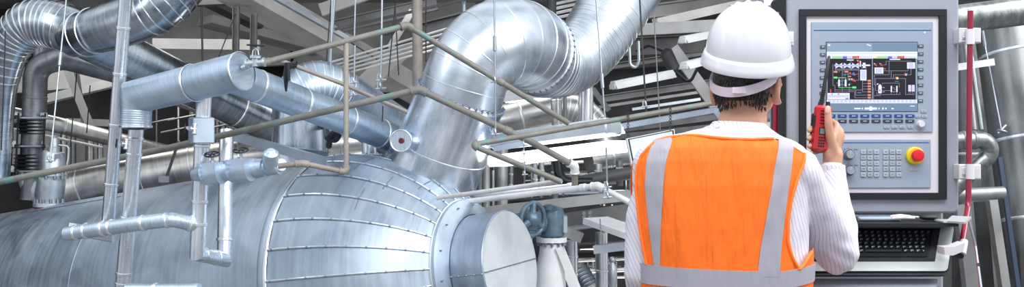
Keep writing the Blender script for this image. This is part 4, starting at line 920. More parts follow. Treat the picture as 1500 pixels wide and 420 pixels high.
s1(278, 490, 328, 515, 'scr_lime', DZ+.0001); s1(532, 623, 586, 650, 'scr_lime', DZ+.0001); s1(328, 500, 445, 505, 'scr_lime', DZ); s1(345, 500, 351, 640, 'scr_lime', DZ); s1(438, 500, 444, 530, 'scr_lime', DZ); s1(345, 636, 535, 642, 'scr_lime', DZ)
for x in (338, 428): poly([(x, 540), (x+13, 520), (x+26, 540), (x+26, 622), (x, 622)], 'scr_white', dz=DZ+.0001)
for x0, y0 in ((375, 550), (375, 585), (485, 580), (598, 702), (625, 702), (415, 465), (312, 570)): s1(x0, y0, x0+30, y0+13, 'scr_cyan', DZ+.0001)
for x0, y0 in ((485, 515), (515, 515), (480, 590)): s1(x0, y0, x0+18, y0+15, 'scr_white', DZ+.0001)
s1(228, 660, 245, 705, 'scr_red', DZ); s1(195, 712, 495, 798, 'scr_white', DZ); s1(205, 740, 485, 770, 'scr_lilac', DZ+.0001); s1(248, 718, 264, 735, 'scr_blue', DZ+.0002); s1(335, 718, 355, 735, 'scr_red', DZ+.0002); s1(432, 718, 452, 735, 'scr_yellow', DZ+.0002); s1(440, 780, 480, 795, 'scr_cyan', DZ+.0002)
# right hand diagram
for x0, y0, x1, y1 in ((990, 275, 1335, 280), (990, 275, 996, 330), (955, 326, 996, 331), (1030, 280, 1036, 460), (1328, 275, 1334, 300), (1328, 380, 1334, 465), (1290, 380, 1296, 412), (955, 408, 1296, 413), (1058, 412, 1064, 515), (828, 460, 1036, 465), (828, 460, 834, 600), (828, 600, 870, 605), (846, 512, 1260, 517), (846, 512, 852, 680), (1090, 465, 1096, 512), (1090, 462, 1330, 467), (1255, 512, 1261, 735), (1255, 730, 1380, 735), (938, 575, 1175, 580), (1168, 575, 1174, 640), (938, 575, 944, 600), (852, 676, 1055, 681), (820, 640, 826, 790), (820, 745, 915, 750), (910, 720, 916, 750), (862, 700, 868, 735), (862, 730, 1185, 735), (1178, 700, 1184, 735), (1060, 690, 1066, 735), (1135, 690, 1141, 735), (1075, 636, 1105, 641), (1100, 636, 1106, 668), (1100, 664, 1130, 669)):
    s1(x0, y0, x1, y1, 'scr_line', DZ)
for x, y in ((850, 325), (928, 325)): s1(x-14, y-12, x+8, y+14, 'scr_red', DZ+.0001); s1(x+6, y+6, x+20, y+20, 'scr_red', DZ+.0001); s1(x-24, y-18, x-12, y-6, 'scr_white', DZ+.0001)
s1(835, 365, 955, 448, 'scr_white', DZ); s1(850, 375, 935, 440, 'scr_lilac', DZ+.0001); s1(965, 375, 988, 392, 'scr_red', DZ); s1(1278, 295, 1388, 380, 'scr_white', DZ); s1(1300, 303, 1360, 372, 'scr_lilac', DZ+.0001)
s1(1242, 440, 1262, 455, 'scr_red', DZ); s1(1262, 440, 1284, 455, 'scr_cyan', DZ+.0001); s1(1252, 455, 1276, 475, 'scr_white', DZ); s1(1115, 490, 1130, 505, 'scr_red', DZ); s1(1130, 495, 1160, 525, 'scr_yellow', DZ+.0001); s1(1110, 550, 1165, 558, 'scr_cyan', DZ); s1(868, 582, 888, 598, 'scr_white', DZ)
poly([(886, 615), (909, 590), (932, 615), (932, 715), (886, 715)], 'scr_white', dz=DZ+.0001); s1(897, 665, 915, 690, 'scr_red', DZ+.0002)
for x in (1055, 1130): s1(x, 615, x+18, 698, 'scr_white', DZ+.0001)
for x in (1295, 1343): s1(x, 603, x+38, 690, 'scr_white', DZ+.0001); s1(x+8, 612, x+28, 680, 'scr_lilac', DZ+.0002); s1(x+5, 690, x+10, 730, 'scr_line', DZ); s1(x+28, 690, x+33, 730, 'scr_line', DZ)
for x0, y0 in ((942, 632), (942, 690), (1082, 690)): s1(x0, y0, x0+32, y0+12, 'scr_line', DZ)
pic = mb.build('process_display', None, base=(0, 0, 0), smooth=0); scrn = [c for c in up.children if c.name.startswith('screen')][0]; pic.parent = scrn; pic.location = -V(scrn['_b'])
def key(x, y, w, h, mat, parent, leg='legend', lw=.35, o0=.0078, o1=.0112, nm='key'):
    mb = MB(); rbox(mb, x-w/2, y-h/2, x+w/2, y+h/2, o0, o1, mat, .4, .0008, 2)
    if leg:
        n = 2 if w < 9.5 else 3
        for j in range(n):
            cx = x+(j-(n-1)/2)*1.9; rbox(mb, cx-.55, y-h*.16, cx+.55, y+h*.16, o1-.0001, o1+.0002, leg, 0, .00005)
    mb.build(nm, parent)
for i in range(8):
    key(1204-i*.15, 69+i*11.25, 7.6, 4.6, 'key_grey', up); key(1347.2-i*.1, 67.8+i*11.4, 7.8, 4.6, 'key_grey', up)
for i in range(8):
    x = 1216+i*16.45; key(x, 169.8, 12.6, 4.8, 'key_navy', up); key(x, 177.4, 12.6, 4.6, 'key_dark', up)
for x, y in ((1297, 186), (1308.5, 186), (1320, 186), (1332, 186), (1351.5, 163), (1343, 170.5), (1352, 170.5)): key(x, y, 8, 4, 'key_light', up, 'legend_dark', nm='soft_key')
mb = MB(); disc(mb, 1346.5, 182, 8.5, .008, .0095, 'plate_blue'); disc(mb, 1345.8, 181.5, 5.4, .009, .026, 'clamp_white', .9); mb.build('rotary_knob', up)
def dial(x, y):
    mb = MB(); disc(mb, x, y, 8.6, .008, .0095, 'legend_dark'); disc(mb, x, y, 7.6, .009, .012, 'plate_blue'); disc(mb, x, y, 6.8, .011, .034, 'knob_grey', .92, 32)
    for k in range(18): an = 2*PI*k/18; c = Q(x+6.6*math.cos(an), y+6.6*math.sin(an), .02); tube(mb, [c+V((0, .008, 0)), c-V((0, .01, 0))], .0011, 'key_dark', 5)
    rbox(mb, x-.4, y-5.8, x+.4, y-1, .0338, .0345, 'legend', 0, .0001)
    for k in range(9): an = -2.4+k*.6-PI/2; c = Q(x+9.6*math.cos(an), y+9.6*math.sin(an), .0088); sphere(mb, c, .0011, 'legend_dark', 5, 3)
    for j in range(3): rbox(mb, x+8.5+j*2, y-8, x+9.8+j*2, y-6.4, .0085, .009, 'legend_dark', 0, .0001)
    mb.build('dial', lowp)
dial(1241, 226); dial(1241.5, 249)
for gx in (1263, 1295.6):
    for i in range(3):
        for j in range(5): key(gx+i*9.6, 222.3+j*8.25, 7.4, 6.4, 'key_light' if (i+j) % 2 else 'key_pale', lowp, 'legend_dark', o1=.0125)
mb = MB(); disc(mb, 1338, 228, 13.2, .008, .020, 'estop_yellow', .97, 40); mb.build('stop_ring', lowp)
mb = MB(); c = Q(1337, 227.5); r = R(8.7, PD); tube(mb, [c-V((0, o, 0)) for o in (.018, .034, .036, .046, .05, .0515)], [r*.7, r*.72, r, r, r*.9, r*.5], 'estop_red', 36); mb.build('stop_button', lowp)
mb = MB(); rbox(mb, 1331, 243.5, 1345, 251, .0078, .009, 'key_light'); mb.build('label_plate', lowp)

# red guard tubes and their clamps
def redtube(label, pts, rpx, capm='clamp_white', end='black_metal'):
    root = T('guard_tube', V(P(*pts[-1])), label, 'tube'); W = [P(*p) for p in pts]; pth, _ = fillet(W, .05, 5) if len(W) > 2 else (W, 0); mb = MB(); r = R(rpx, pts[0][2]); tube(mb, pth, r, 'tube_red', 20); mb.build('tube_run', root)
    t = (pth[-1]-pth[-2]).normalized(); mb = MB(); tube(mb, [pth[-1]-t*.006, pth[-1]+t*.012, pth[-1]+t*.014], [r*1.2, r*1.2, r*.8], end, 18); mb.build('end_cap', root)
    mb = MB(); tube(mb, [pth[0]-V((0, 0, .002)), pth[0]+V((0, 0, .004))], r*1.05, capm, 18); mb.build('end_cap', root); return root
rt = redtube('glossy dark red tube clamped along the right edge of the control panel', [(1421.5, 15, 3.14), (1418.5, 300, 3.14), (1407, 371, 3.0)], 4.1)
mb = MB(); tube(mb, [P(1418.4, 297.5, 3.14), P(1418.2, 301, 3.14)], R(4.7, 3.14), 'black_metal', 18); mb.build('collar_ring', rt)
mb = MB(); rbox(mb, 1129.5, 22, 1137, 25, -.03, .0, 'tube_red'); redtube('dark red tube behind the worker beside the left edge of the panel', [(1137.5, 20, 3.26), (1133, 330, 3.26)], 3.6)
for y, lb, yy in ((54, 'upper white plastic clamp holding the red tube to the panel', 0), (251, 'lower white plastic clamp holding the red tube to the panel', 0)):
    root = T('tube_clamp', Q(1411, y+11, 0), lb, 'clamp'); mb = MB(); rbox(mb, 1396.5, y-11, 1428, y+11, .001, .045, 'clamp_white', 1.5, .004); tube(mb, [P(1421, y-11, 3.14), P(1421, y+11, 3.14)], R(6.2, 3.14), 'clamp_white', 20); mb.build('clamp_body', root)
    mb = MB(); rbox(mb, 1400, y-6.5, 1417, y+4, .044, .048, 'clamp_white', 1, .0015); rbox(mb, 1400, y+5.2, 1416, y+6.6, .0446, .0462, 'housing_grey', .3, .0005); mb.build('latch', root)
root = T('tube_clamp', Q(1153, 69, 0), 'white plastic clamp at the left edge of the panel beside the hard hat', 'clamp'); mb = MB(); rbox(mb, 1141, 48, 1158, 69, .001, .04, 'clamp_white', 1.5, .004); mb.build('clamp_body', root); mb = MB(); rbox(mb, 1148, 52, 1156.5, 64, .039, .043, 'clamp_white', 1, .001); mb.build('latch', root)
root = T('tube_clamp', P(1397, 372, 3.0), 'white plastic foot clamp gripping the bent bottom of the red tube', 'clamp'); mb = MB()
q = [P(1383, 362, 2.98), P(1399, 361, 2.95), P(1414, 355, 2.95), P(1411, 368, 2.95), P(1396, 374, 2.95), P(1384, 373, 2.98)]
vs = q+[p+V((0, .05, 0)) for p in q]; mb.add(vs, [[0, 1, 2, 3, 4, 5][::-1], [6, 7, 8, 9, 10, 11]]+[[i, (i+1) % 6, 6+(i+1) % 6, 6+i] for i in range(6)], 'clamp_white'); mb.build('clamp_body', root)
mb = MB(); tube(mb, [P(1412.5, 353, 3.02), P(1409, 372, 2.99)], R(5.6, 3.0), 'clamp_white', 18); mb.build('grip', root)

# shelf, keyboard tray, keyboard
shf = T('shelf', P(1280, 330, 3.2), 'thin black shelf under the panel with a bright hooked right end', 'shelf')
mb = MB(); a = [P(1150, 321, 3.18), P(1400, 321, 3.18), P(1404, 327, 3.02), P(1150, 327, 3.02)]; vs = a+[p-V((0, 0, .009)) for p in a]; mb.add(vs, [[3, 2, 1, 0], [4, 5, 6, 7], [0, 1, 5, 4], [1, 2, 6, 5], [2, 3, 7, 6], [3, 0, 4, 7]], 'bezel_black'); mb.build('shelf_board', shf, smooth=0)
mb = MB(); obox(mb, P(1388, 323.5, 3.06), V((R(14, 3.06), 0, 0)), V((0, .04, 0)), V((0, 0, .003)), 'tray_silver', .001); bar(mb, P(1399, 325.5, 3.0), P(1409, 317.5, 3.02), .06, .006, 'tray_silver', up=V((0, 0, 1))); mb.build('hook_end', shf)
obj_ = MB(); rbox(obj_, 1240, 313.6, 1301, 321, .02, .11, 'scr_steel_p' if 0 else 'steel_blue', 2, .006); tag(obj_.build('plastic_case', smooth=40), 'low blue plastic case lying on the black shelf under the panel', 'case')
mb = MB()
for k, (x0, x1, y0) in enumerate(((1304, 1334, 316), (1308, 1346, 317.6), (1306, 1340, 319))): tube(mb, [P(x0, y0+.6, 3.1-.02*k), P((x0+x1)/2, y0-.6, 3.1-.02*k), P(x1, y0+.4, 3.1-.02*k)], [.0035, .005, .003], 'clamp_white' if k != 1 else 'tray_silver', 10)
tag(mb.build('bundled_cable'), 'silvery bundled cable lying on the black shelf under the panel', 'cable')
mb = MB(); sphere(mb, P(1360, 317.5, 3.1), .022, 'rubber', 14, 8, sc=(1.3, 1, .45)); tag(mb.build('black_pouch'), 'small black pouch at the right end of the shelf', 'pouch')
# inclined tray frame of reference
T0, T1, T2, T3 = P(1152, 331, 3.16), P(1399, 331, 3.16), P(1388, 400, 2.98), P(1150, 400, 2.98)
def TR(x, y, o=0):    # pixel on the tray plane, raised by o
    v = (y-331)/69.; d = 3.16+(2.98-3.16)*v; n = V((0, -.93, .36)); return P(x, y, d)+n*o
ky = T('keyboard_tray', TR(1275, 400), 'sloping silver keyboard tray with rounded corners and a dark edge below the panel', 'keyboard tray')
def tpoly(mb, pts, o0, o1, mat):
    m = len(pts); vs = [TR(x, y, o0) for x, y in pts]+[TR(x, y, o1) for x, y in pts]
    mb.add(vs, [list(range(m)), list(range(m, 2*m))[::-1]]+[[i, m+i, m+(i+1) % m, (i+1) % m] for i in range(m)], mat)
def rcorn(x0, y0, x1, y1, x2, y2, x3, y3, r=6):
    out = []
    for (px, py), (ax_, ay_), (bx, by) in (((x0, y0), (x3, y3), (x1, y1)), ((x1, y1), (x0, y0), (x2, y2)), ((x2, y2), (x1, y1), (x3, y3)), ((x3, y3), (x2, y2), (x0, y0))):
        u = V((ax_-px, ay_-py)).normalized(); w = V((bx-px, by-py)).normalized()
        for k in range(6):
            t = k/5; q = V((px, py))+u*r*(1-t)**2+w*r*t**2; out.append((q.x, q.y))
    return out
mb = MB(); tpoly(mb, rcorn(1150, 331, 1397, 331, 1387, 397, 1150, 397), -.004, .004, 'tray_silver'); tpoly(mb, rcorn(1149, 332, 1399, 332, 1389, 402, 1149, 402), -.025, -.004, 'bezel_black'); mb.build('tray_board', ky)
lt = MB(); tpoly(lt, rcorn(1149, 402, 1384, 402, 1382, 414, 1149, 414, 3), -.09, -.05, 'housing_grey'); tpoly(lt, rcorn(1149, 404, 1385, 404, 1383, 417.5, 1149, 417.5, 3), -.12, -.09, 'bezel_black'); tpoly(lt, rcorn(1149, 416, 1360, 416, 1358, 440, 1149, 440, 3), -.16, -.12, 'housing_grey')
lt.build('lower_tray', ky)
kb = T('keyboard', TR(1300, 384), 'black keyboard with white lettered keys set into the silver tray', 'keyboard')
mb = MB(); tpoly(mb, [(1190, 335), (1376, 335), (1368, 383), (1190, 383)], .004, .008, 'bezel_black'); tpoly(mb, [(1195, 339), (1362, 339), (1356, 377), (1195, 377)], .008, .012, 'keyboard_black')
tpoly(mb, [(1364, 337), (1373, 337), (1366, 381), (1358, 381)], .008, .010, 'keycap'); mb.build('case', kb, smooth=0)
rows = ((342.3, 3.2, 1360), (347.6, 4.2, 1358), (353, 4.2, 1357), (358.3, 4.2, 1355.5), (363.8, 4.4, 1354), (369.2, 4.4, 1352))
for ri, (y, h, xr) in enumerate(rows):
    x = 1198+(ri % 3)*1.2; w = 9.2
    while x < xr-5:
        ww = w*.95
        if ri == 5 and 1255 < x < 1275: ww = 55
        if x+ww > xr: ww = xr-x
        mb = MB(); t_ = .8; a = [(x, y-h/2), (x+ww-1, y-h/2), (x+ww-1, y+h/2), (x, y+h/2)]; b = [(x+t_, y-h/2+.5), (x+ww-1-t_, y-h/2+.5), (x+ww-1-t_, y+h/2-1), (x+t_, y+h/2-1)]
        vs = [TR(*p, .012) for p in a]+[TR(*p, .019) for p in b]; mb.add(vs, [[3, 2, 1, 0], [7, 6, 5, 4], [0, 1, 5, 4], [1, 2, 6, 5], [2, 3, 7, 6], [3, 0, 4, 7]], 'keycap')
        if ww < 20:
            for (lx, ly) in ((2.4, -.9), (4.4, -.9), (2.4, .5)) if ww > 6 else ((2.2, 0),):
                vs = [TR(x+lx, y+ly-.35, .0193), TR(x+lx+1.2, y+ly-.35, .0193), TR(x+lx+1.2, y+ly+.35, .0193), TR(x+lx, y+ly+.35, .0193)]; mb.add(vs, [[3, 2, 1, 0]], 'legend')
        mb.build('key', kb, smooth=0); x += ww+.35
mb = MB(); a = P(1140, 330, 3.3); obox(mb, (P(1270, 0, 3.35).x, 3.42, .62), V((.24, 0, 0)), V((0, .10, 0)), V((0, 0, .62)), 'housing_grey', .01); tag(mb.build('console_stand'), 'grey console cabinet standing under the control panel and tray', 'cabinet')

# ------------------------------------------------------------------ right-hand pipework
pipe('wrapped_pipe', 'crinkled foil-wrapped pipe crossing the top right corner', 'pipe', [(1390, 30, 5.0), (1530, 12, 5.0)], 21, 'wrap_right', seg=40)
pipe('insulated_column', 'big leaning sheet-clad column at the far right edge', 'duct', [(1492, 20, 6.3), (1552, 440, 6.0)], 62, 'sheet_right', seams=(.15, .45, .72), seg=56, sh=.002)
pipe('insulated_column', 'dull leaning clad column behind the red tube', 'duct', [(1440, 10, 7.4), (1440, 440, 7.4)], 42, 'sheet_right', seams=(.5,), seg=48, sh=.002)
pipe('bent_pipe', 'grey wrapped pipe with a sharp bend behind the red tube', 'pipe', [(1280, 208, 5.2), (1474, 204, 5.2), (1392, 280, 5.25)], 12.5, 'wrap_right', bend=1.3, seams=(.2, .5, .56), smat='duct_dark', seg=32)
pipe('short_pipe', 'short level grey pipe low behind the red tube', 'pipe', [(1300, 291, 5.4), (1470, 282, 5.4)], 9.5, 'duct_dark', seams=(.3,), seg=24)
beam('blue_angle', 'dark blue angle bar leaning beside the big clad column', 'beam', P(1464, 230, 5.5), P(1494, 440, 5.4), .02, R(6, 5.5), 'navy_steel', 'L', up=V((1, 0, 0)))
beam('white_bar', 'short white box bar behind the upper part of the red tube', 'beam', P(1398, 99, 5.3), P(1453, 91, 5.3), .06, R(10, 5.3), 'white_enamel', 'box')
pipe('strut_rod', 'thin rod with a couple running down the leaning column', 'rod', [(1438, 38, 5.5), (1443, 68, 5.5)], 2, 'rod_white', seg=10)
pipe('strut_rod', 'long thin light rod leaning down to the pipe bend', 'rod', [(1443, 66, 5.5), (1467, 190, 5.4)], 1.0, 'rod_white', seg=8)
mb = MB(); c = P(1468, 192, 5.1); torus(mb, c, (.3, 0, 1), .02, .006, 'bolt'); tube(mb, [c+V((-.02,0,-.01)), c+V((.02, 0, .03))], .008, 'bolt', 8); tag(mb.build('lifting_eye'), 'small steel eye bolt on the bend of the wrapped pipe', 'bolt')
for lb, x0, x1, y0, m, w, dd in (('pale flat post low beside the white foot clamp', 1352, 1356, 300, 'steel_grey', 34, 6.2), ('grey flat post right of the foot clamp', 1408, 1425, 300, 'steel_grey', 20, 6.0), ('narrow grey channel left of the dark blue angle', 1452, 1474, 292, 'duct_warm', 12, 6.0), ('dark upright gap post between grey channels', 1436, 1448, 295, 'steel_dark', 14, 6.3)):
    beam('flat_post', lb, 'post', P(x0, y0, dd), P(x1, 440, dd), .06, R(w, dd), m, 'box', up=V((1, 0, 0)))
pipe('thin_conduit', 'thin white conduit with black joint low right of the red tube', 'pipe', [(1419, 322, 5.2), (1429, 360, 5.2), (1440, 440, 5.1)], 1.9, 'rod_white', bend=2, parts=(coupling_at(1, 2, .35, 'black_metal'),), seg=12)
pipe('thin_conduit', 'thin red wire beside the white conduit', 'cable', [(1427, 350, 5.1), (1437, 440, 5.0)], .6, 'tube_red', seg=8)
for i, (x0, x1) in enumerate(((1414, 1440), (1420, 1450))): pipe('dark_riser', ('dark riser left behind the white bar', 'dark riser right behind the white bar')[i], 'pipe', [(x0, 60, 6.2), (x1-12, 190, 6.1)], 3.5, 'duct_dark', seg=14)
beam('wall_panel', 'dark steel plate behind the right-hand pipes', 'panel', P(1395, 40, 8.3), P(1395, 440, 8.3), .05, .9, 'steel_dark', 'box', up=V((1, 0, 0)))
for k, y in enumerate((155, 168, 181, 194, 206, 218, 232)):
    beam('slat', ('topmost ', 'second ', 'third ', 'fourth ', 'fifth ', 'sixth ', 'lowest ')[k]+'pale slat visible between worker and panel', 'slat', P(1120, y+2, 8.0), P(1160, y-1, 8.0), .05, R(8, 8), 'far_bright' if k != 1 else 'steel_grey', 'box')

# ------------------------------------------------------------------ the worker
def skinmat(name, col):
    m, nt, b = node_mat(name); N = nt.nodes.new; L = nt.links.new
    b.inputs['Roughness'].default_value = .5; b.inputs['Subsurface Weight'].default_value = .12; b.inputs['Subsurface Radius'].default_value = (.02, .008, .004)
    tc = N('ShaderNodeTexCoord'); ns = N('ShaderNodeTexNoise'); ns.inputs['Scale'].default_value = 30; ns.inputs['Detail'].default_value = 4; L(tc.outputs['Object'], ns.inputs[0])
    r = N('ShaderNodeValToRGB'); L(ns.outputs[0], r.inputs[0]); r.color_ramp.elements[0].position = .3; r.color_ramp.elements[1].position = .7
    r.color_ramp.elements[0].color = (*[c*.86 for c in col], 1); r.color_ramp.elements[1].color = (*col, 1); L(r.outputs[0], b.inputs['Base Color'])
skinmat('skin', (.62, .33, .22)); skinmat('nail', (.72, .46, .38))
plain('hair', (.012, .010, .009), .42, 0, noise_amt=.5, nscale=90, bump=.6)
plain('hat_white', (.66, .66, .70), .25, 0, coat=.25)
plain('hat_strap', (.66, .58, .66), .45)
plain('trouser', (.03, .035, .05), .8); plain('boot', (.03, .02, .015), .5); plain('eye_white', (.8, .8, .8), .3)
plain('radio_red', (.48, .018, .025), .38, coat=.2); plain('radio_black', (.012, .012, .014), .45); plain('radio_lcd', (.16, .20, .22), .3)
def cloth(name, base, stripe=None, sdir=(1, 0, 0), freq=90, width=.93, weave=0, rough=.75, fold=.35):
    m, nt, b = node_mat(name); N = nt.nodes.new; L = nt.links.new; b.inputs['Roughness'].default_value = rough; b.inputs['Base Color'].default_value = (*base, 1)
    tc = N('ShaderNodeTexCoord')
    if stripe:
        ns = N('ShaderNodeTexNoise'); ns.inputs['Scale'].default_value = 5; L(tc.outputs['Object'], ns.inputs[0])
        dt = N('ShaderNodeVectorMath'); dt.operation = 'DOT_PRODUCT'; L(tc.outputs['Object'], dt.inputs[0]); dt.inputs[1].default_value = sdir
        ad = N('ShaderNodeMath'); ad.operation = 'MULTIPLY_ADD'; L(ns.outputs[0], ad.inputs[0]); ad.inputs[1].default_value = .05; L(dt.outputs['Value'], ad.inputs[2])
        ml = N('ShaderNodeMath'); ml.operation = 'MULTIPLY'; L(ad.outputs[0], ml.inputs[0]); ml.inputs[1].default_value = freq
        fr = N('ShaderNodeMath'); fr.operation = 'FRACT'; L(ml.outputs[0], fr.inputs[0])
        gt = N('ShaderNodeMath'); gt.operation = 'GREATER_THAN'; L(fr.outputs[0], gt.inputs[0]); gt.inputs[1].default_value = width
        mx = N('ShaderNodeMix'); mx.data_type = 'RGBA'; L(gt.outputs[0], mx.inputs[0]); mx.inputs[6].default_value = (*base, 1); mx.inputs[7].default_value = (*stripe, 1); L(mx.outputs[2], b.inputs['Base Color'])
    n2 = N('ShaderNodeTexNoise'); n2.inputs['Scale'].default_value = 14; n2.inputs['Detail'].default_value = 3; L(tc.outputs['Object'], n2.inputs[0])
    mp = N('ShaderNodeMapping'); mp.inputs['Scale'].default_value = (2.2, 1, .35); L(tc.outputs['Object'], mp.inputs[0]); L(mp.outputs[0], n2.inputs[0])
    h = n2.outputs[0]
    bp = N('ShaderNodeBump'); bp.inputs['Strength'].default_value = fold; bp.inputs['Distance'].default_value = .02; L(h, bp.inputs['Height'])
    last = bp
    if weave:
        wv = N('ShaderNodeTexNoise'); wv.inputs['Scale'].default_value = weave; L(tc.outputs['Object'], wv.inputs[0]); b2 = N('ShaderNodeBump'); b2.inputs['Strength'].default_value = .25; b2.inputs['Distance'].default_value = .002
        L(wv.outputs[0], b2.inputs['Height']); L(bp.outputs[0], b2.inputs['Normal']); last = b2
    L(last.outputs[0], b.inputs['Normal'])
    return m
cloth('shirt_cloth', (.68, .66, .72), (.40, .34, .50), (1, 0, .12), 105, .86)
cloth('shirt_sleeve', (.68, .66, .72), (.40, .34, .50), (.93, 0, .37), 105, .86)
cloth('vest_orange', (1.0, .165, .008), weave=350, fold=.9)
cloth('vest_trim', (1.0, .20, .02))
cloth('reflective', (.36, .345, .395), rough=.5)

def blobmesh(parts, mat, voxel, smooth_it=3, disp=None):
    """join closed pieces and melt them into one continuous skin"""
    mb = MB()
    for f in parts: f(mb)
    me = bpy.data.meshes.new('t'); me.from_pydata(mb.v, [], mb.f); me.update()
    o = bpy.data.objects.new('t', me); COL.objects.link(o)
    md = o.modifiers.new('r', 'REMESH'); md.mode = 'VOXEL'; md.voxel_size = voxel; md.use_smooth_shade = True
    if smooth_it: ms = o.modifiers.new('s', 'SMOOTH'); ms.factor = .6; ms.iterations = smooth_it
    dg = bpy.context.evaluated_depsgraph_get(); ev = o.evaluated_get(dg); m2 = bpy.data.meshes.new_from_object(ev)
    bpy.data.objects.remove(o)
    if disp:
        nr = [v.normal.copy() for v in m2.vertices]
        for v, n in zip(m2.vertices, nr): v.co += n*disp(v.co)
    m2.materials.clear(); m2.materials.append(MATS[mat]); m2.polygons.foreach_set('use_smooth', [True]*len(m2.polygons))
    return m2
def link(me, name, parent):
    b = V(parent['_b']); me.transform(Matrix.Translation(-b)); o = bpy.data.objects.new(name, me); COL.objects.link(o); o.parent = parent; o['_b'] = parent['_b']; return o
def cap_(pts, rads, seg=18, sq=None):
    """rounded limb through world points"""
    def f(mb):
        P_, R_ = [], []
        a, b = V(pts[0]), V(pts[1]); u = (a-b).normalized()
        for k in (0.02, .3, .6, .85): P_.append(a+u*rads[0]*math.cos(k*PI/2)); R_.append(rads[0]*math.sin(k*PI/2)+1e-4)
        for p, r in zip(pts, rads): P_.append(V(p)); R_.append(r)
        a, b = V(pts[-1]), V(pts[-2]); u = (a-b).normalized()
        for k in (.85, .6, .3, .02): P_.append(a+u*rads[-1]*math.cos(k*PI/2)); R_.append(rads[-1]*math.sin(k*PI/2)+1e-4)
        tube(mb, P_, R_, 'skin', seg)
    return f
def ell_(c, r, sc, rot=None):
    return lambda mb: sphere(mb, c, r, 'skin', 24, 16, sc, rot)
D0 = 2.7
TOR = ((181, 1087, 40, .066), (188, 1080, 50, .075), (194, 1071, 68, .085), (200, 1066, 88, .095), (207, 1063, 106, .104), (216, 1061, 121, .112), (235, 1060, 130, .120), (270, 1059, 131, .126), (330, 1060, 127, .126), (390, 1065, 123, .122), (450, 1066, 119, .116), (540, 1066, 112, .112), (640, 1066, 110, .122), (700, 1066, 112, .125))
def torv(y):
    y = max(TOR[0][0], min(TOR[-1][0], y))
    for a, b in zip(TOR, TOR[1:]):
        if y <= b[0]:
            t = (y-a[0])/(b[0]-a[0]); return [a[i]+(b[i]-a[i])*t for i in range(1, 4)]
def torpt(x, y, off=0, front=False, th=None):
    """point on the torso surface seen at pixel (x, y) or at angle th"""
    cx, a, b = torv(y); A = R(a, D0)+off; Bd = b+off; X0 = (cx-750)/FPX*D0; Z = CAMZ-(y-210)/FPX*D0; yc = D0+.03
    if th is None:
        X = (x-750)/FPX*D0-X0; s = max(-1, min(1, X/A)); c = math.sqrt(max(0, 1-abs(s)**2.3))**(1/1.15)
        return V((X0+s*A, yc+(Bd*c if front else -Bd*c), Z))
    s, c = math.sin(th), math.cos(th); e = 2/2.3
    return V((X0+A*math.copysign(abs(s)**e, s), yc-Bd*math.copysign(abs(c)**e, c), Z))
def torso_(off=0, y0=181, y1=700, k=1.0):
    def f(mb):
        vs = []; ys = [y0+(y1-y0)*(i/44)**1.35 for i in range(45)]; n = 40
        for y in ys:
            for j in range(n): vs.append(torpt(0, y, off, th=2*PI*j/n))
        fs = [[i*n+j, (i+1)*n+j, (i+1)*n+(j+1) % n, i*n+(j+1) % n] for i in range(44) for j in range(n)]+[list(range(n)), list(range(44*n, 45*n))[::-1]]
        mb.add(vs, fs, 'skin')
    return f
man = T('person', (P(1066, 0, D0).x, D0+.03, 0), 'worker seen from behind in white hard hat and orange vest holding a red radio', 'person')
yaw = math.radians(31); FW = V((math.sin(yaw), math.cos(yaw), 0)); RT = V((math.cos(yaw), -math.sin(yaw), 0)); UP = V((0, 0, 1))
HC = P(1092, 108, 2.74)
RM = Matrix((RT, FW, UP)).transposed()
def hp(r, f, u): return HC+RT*r+FW*f+UP*u
shR, elR, wrR = P(1166, 252, 2.71), P(1226, 370, 2.84), P(1219, 246, 2.97)
shL, elL, wrL = P(964, 264, 2.73), P(941, 400, 2.74), P(948, 520, 2.90)
parts = [torso_(-.012)]
parts += [ell_(HC, 1, (.074, .094, .108), RM), ell_(hp(0, .02, -.05), 1, (.062, .078, .075), RM), ell_(hp(0, .055, -.088), 1, (.040, .040, .032), RM),
    ell_(hp(.045, .015, -.070), 1, (.022, .05, .035), RM), ell_(hp(-.045, .015, -.070), 1, (.022, .05, .035), RM), ell_(hp(0, .093, -.028), 1, (.014, .020, .026), RM), ell_(hp(0, .105, -.038), 1, (.013, .012, .010), RM),
    ell_(hp(0, .088, -.068), 1, (.024, .012, .006), RM), ell_(hp(0, .086, -.076), 1, (.021, .011, .006), RM), ell_(hp(0, .082, .012), 1, (.05, .014, .008), RM), ell_(hp(.035, .066, -.03), 1, (.024, .02, .024), RM), ell_(hp(-.035, .066, -.03), 1, (.024, .02, .024), RM),
    cap_([hp(0, -.012, -.03), P(1090, 160, 2.735), P(1085, 200, 2.74)], [.058, .0585, .072], 28)]
for s in (-1, 1):   # ears with rim and lobe
    e = hp(s*.084, .006, -.050); parts += [ell_(e+UP*.006-FW*.002-RT*s*.003, 1, (.011, .020, .031), RM), ell_(e-UP*.022+FW*.004-RT*s*.003, 1, (.010, .012, .014), RM)]
    rim = [e+FW*.010+UP*.018, e-FW*.002+UP*.034, e-FW*.018+UP*.027, e-FW*.023+UP*.004, e-FW*.012-UP*.018, e-UP*.029+FW*.002]
    parts.append(cap_([p+RT*s*.006-FW*.002 for p in rim], [.0062]*6, 8))
parts += [cap_([shR, elR], [.044, .034], 20), cap_([elR, P(1227, 330, 2.90), P(1222, 285, 2.94), wrR], [.034, .034, .030, .027], 20), cap_([shL, elL, wrL], [.046, .038, .027], 20)]
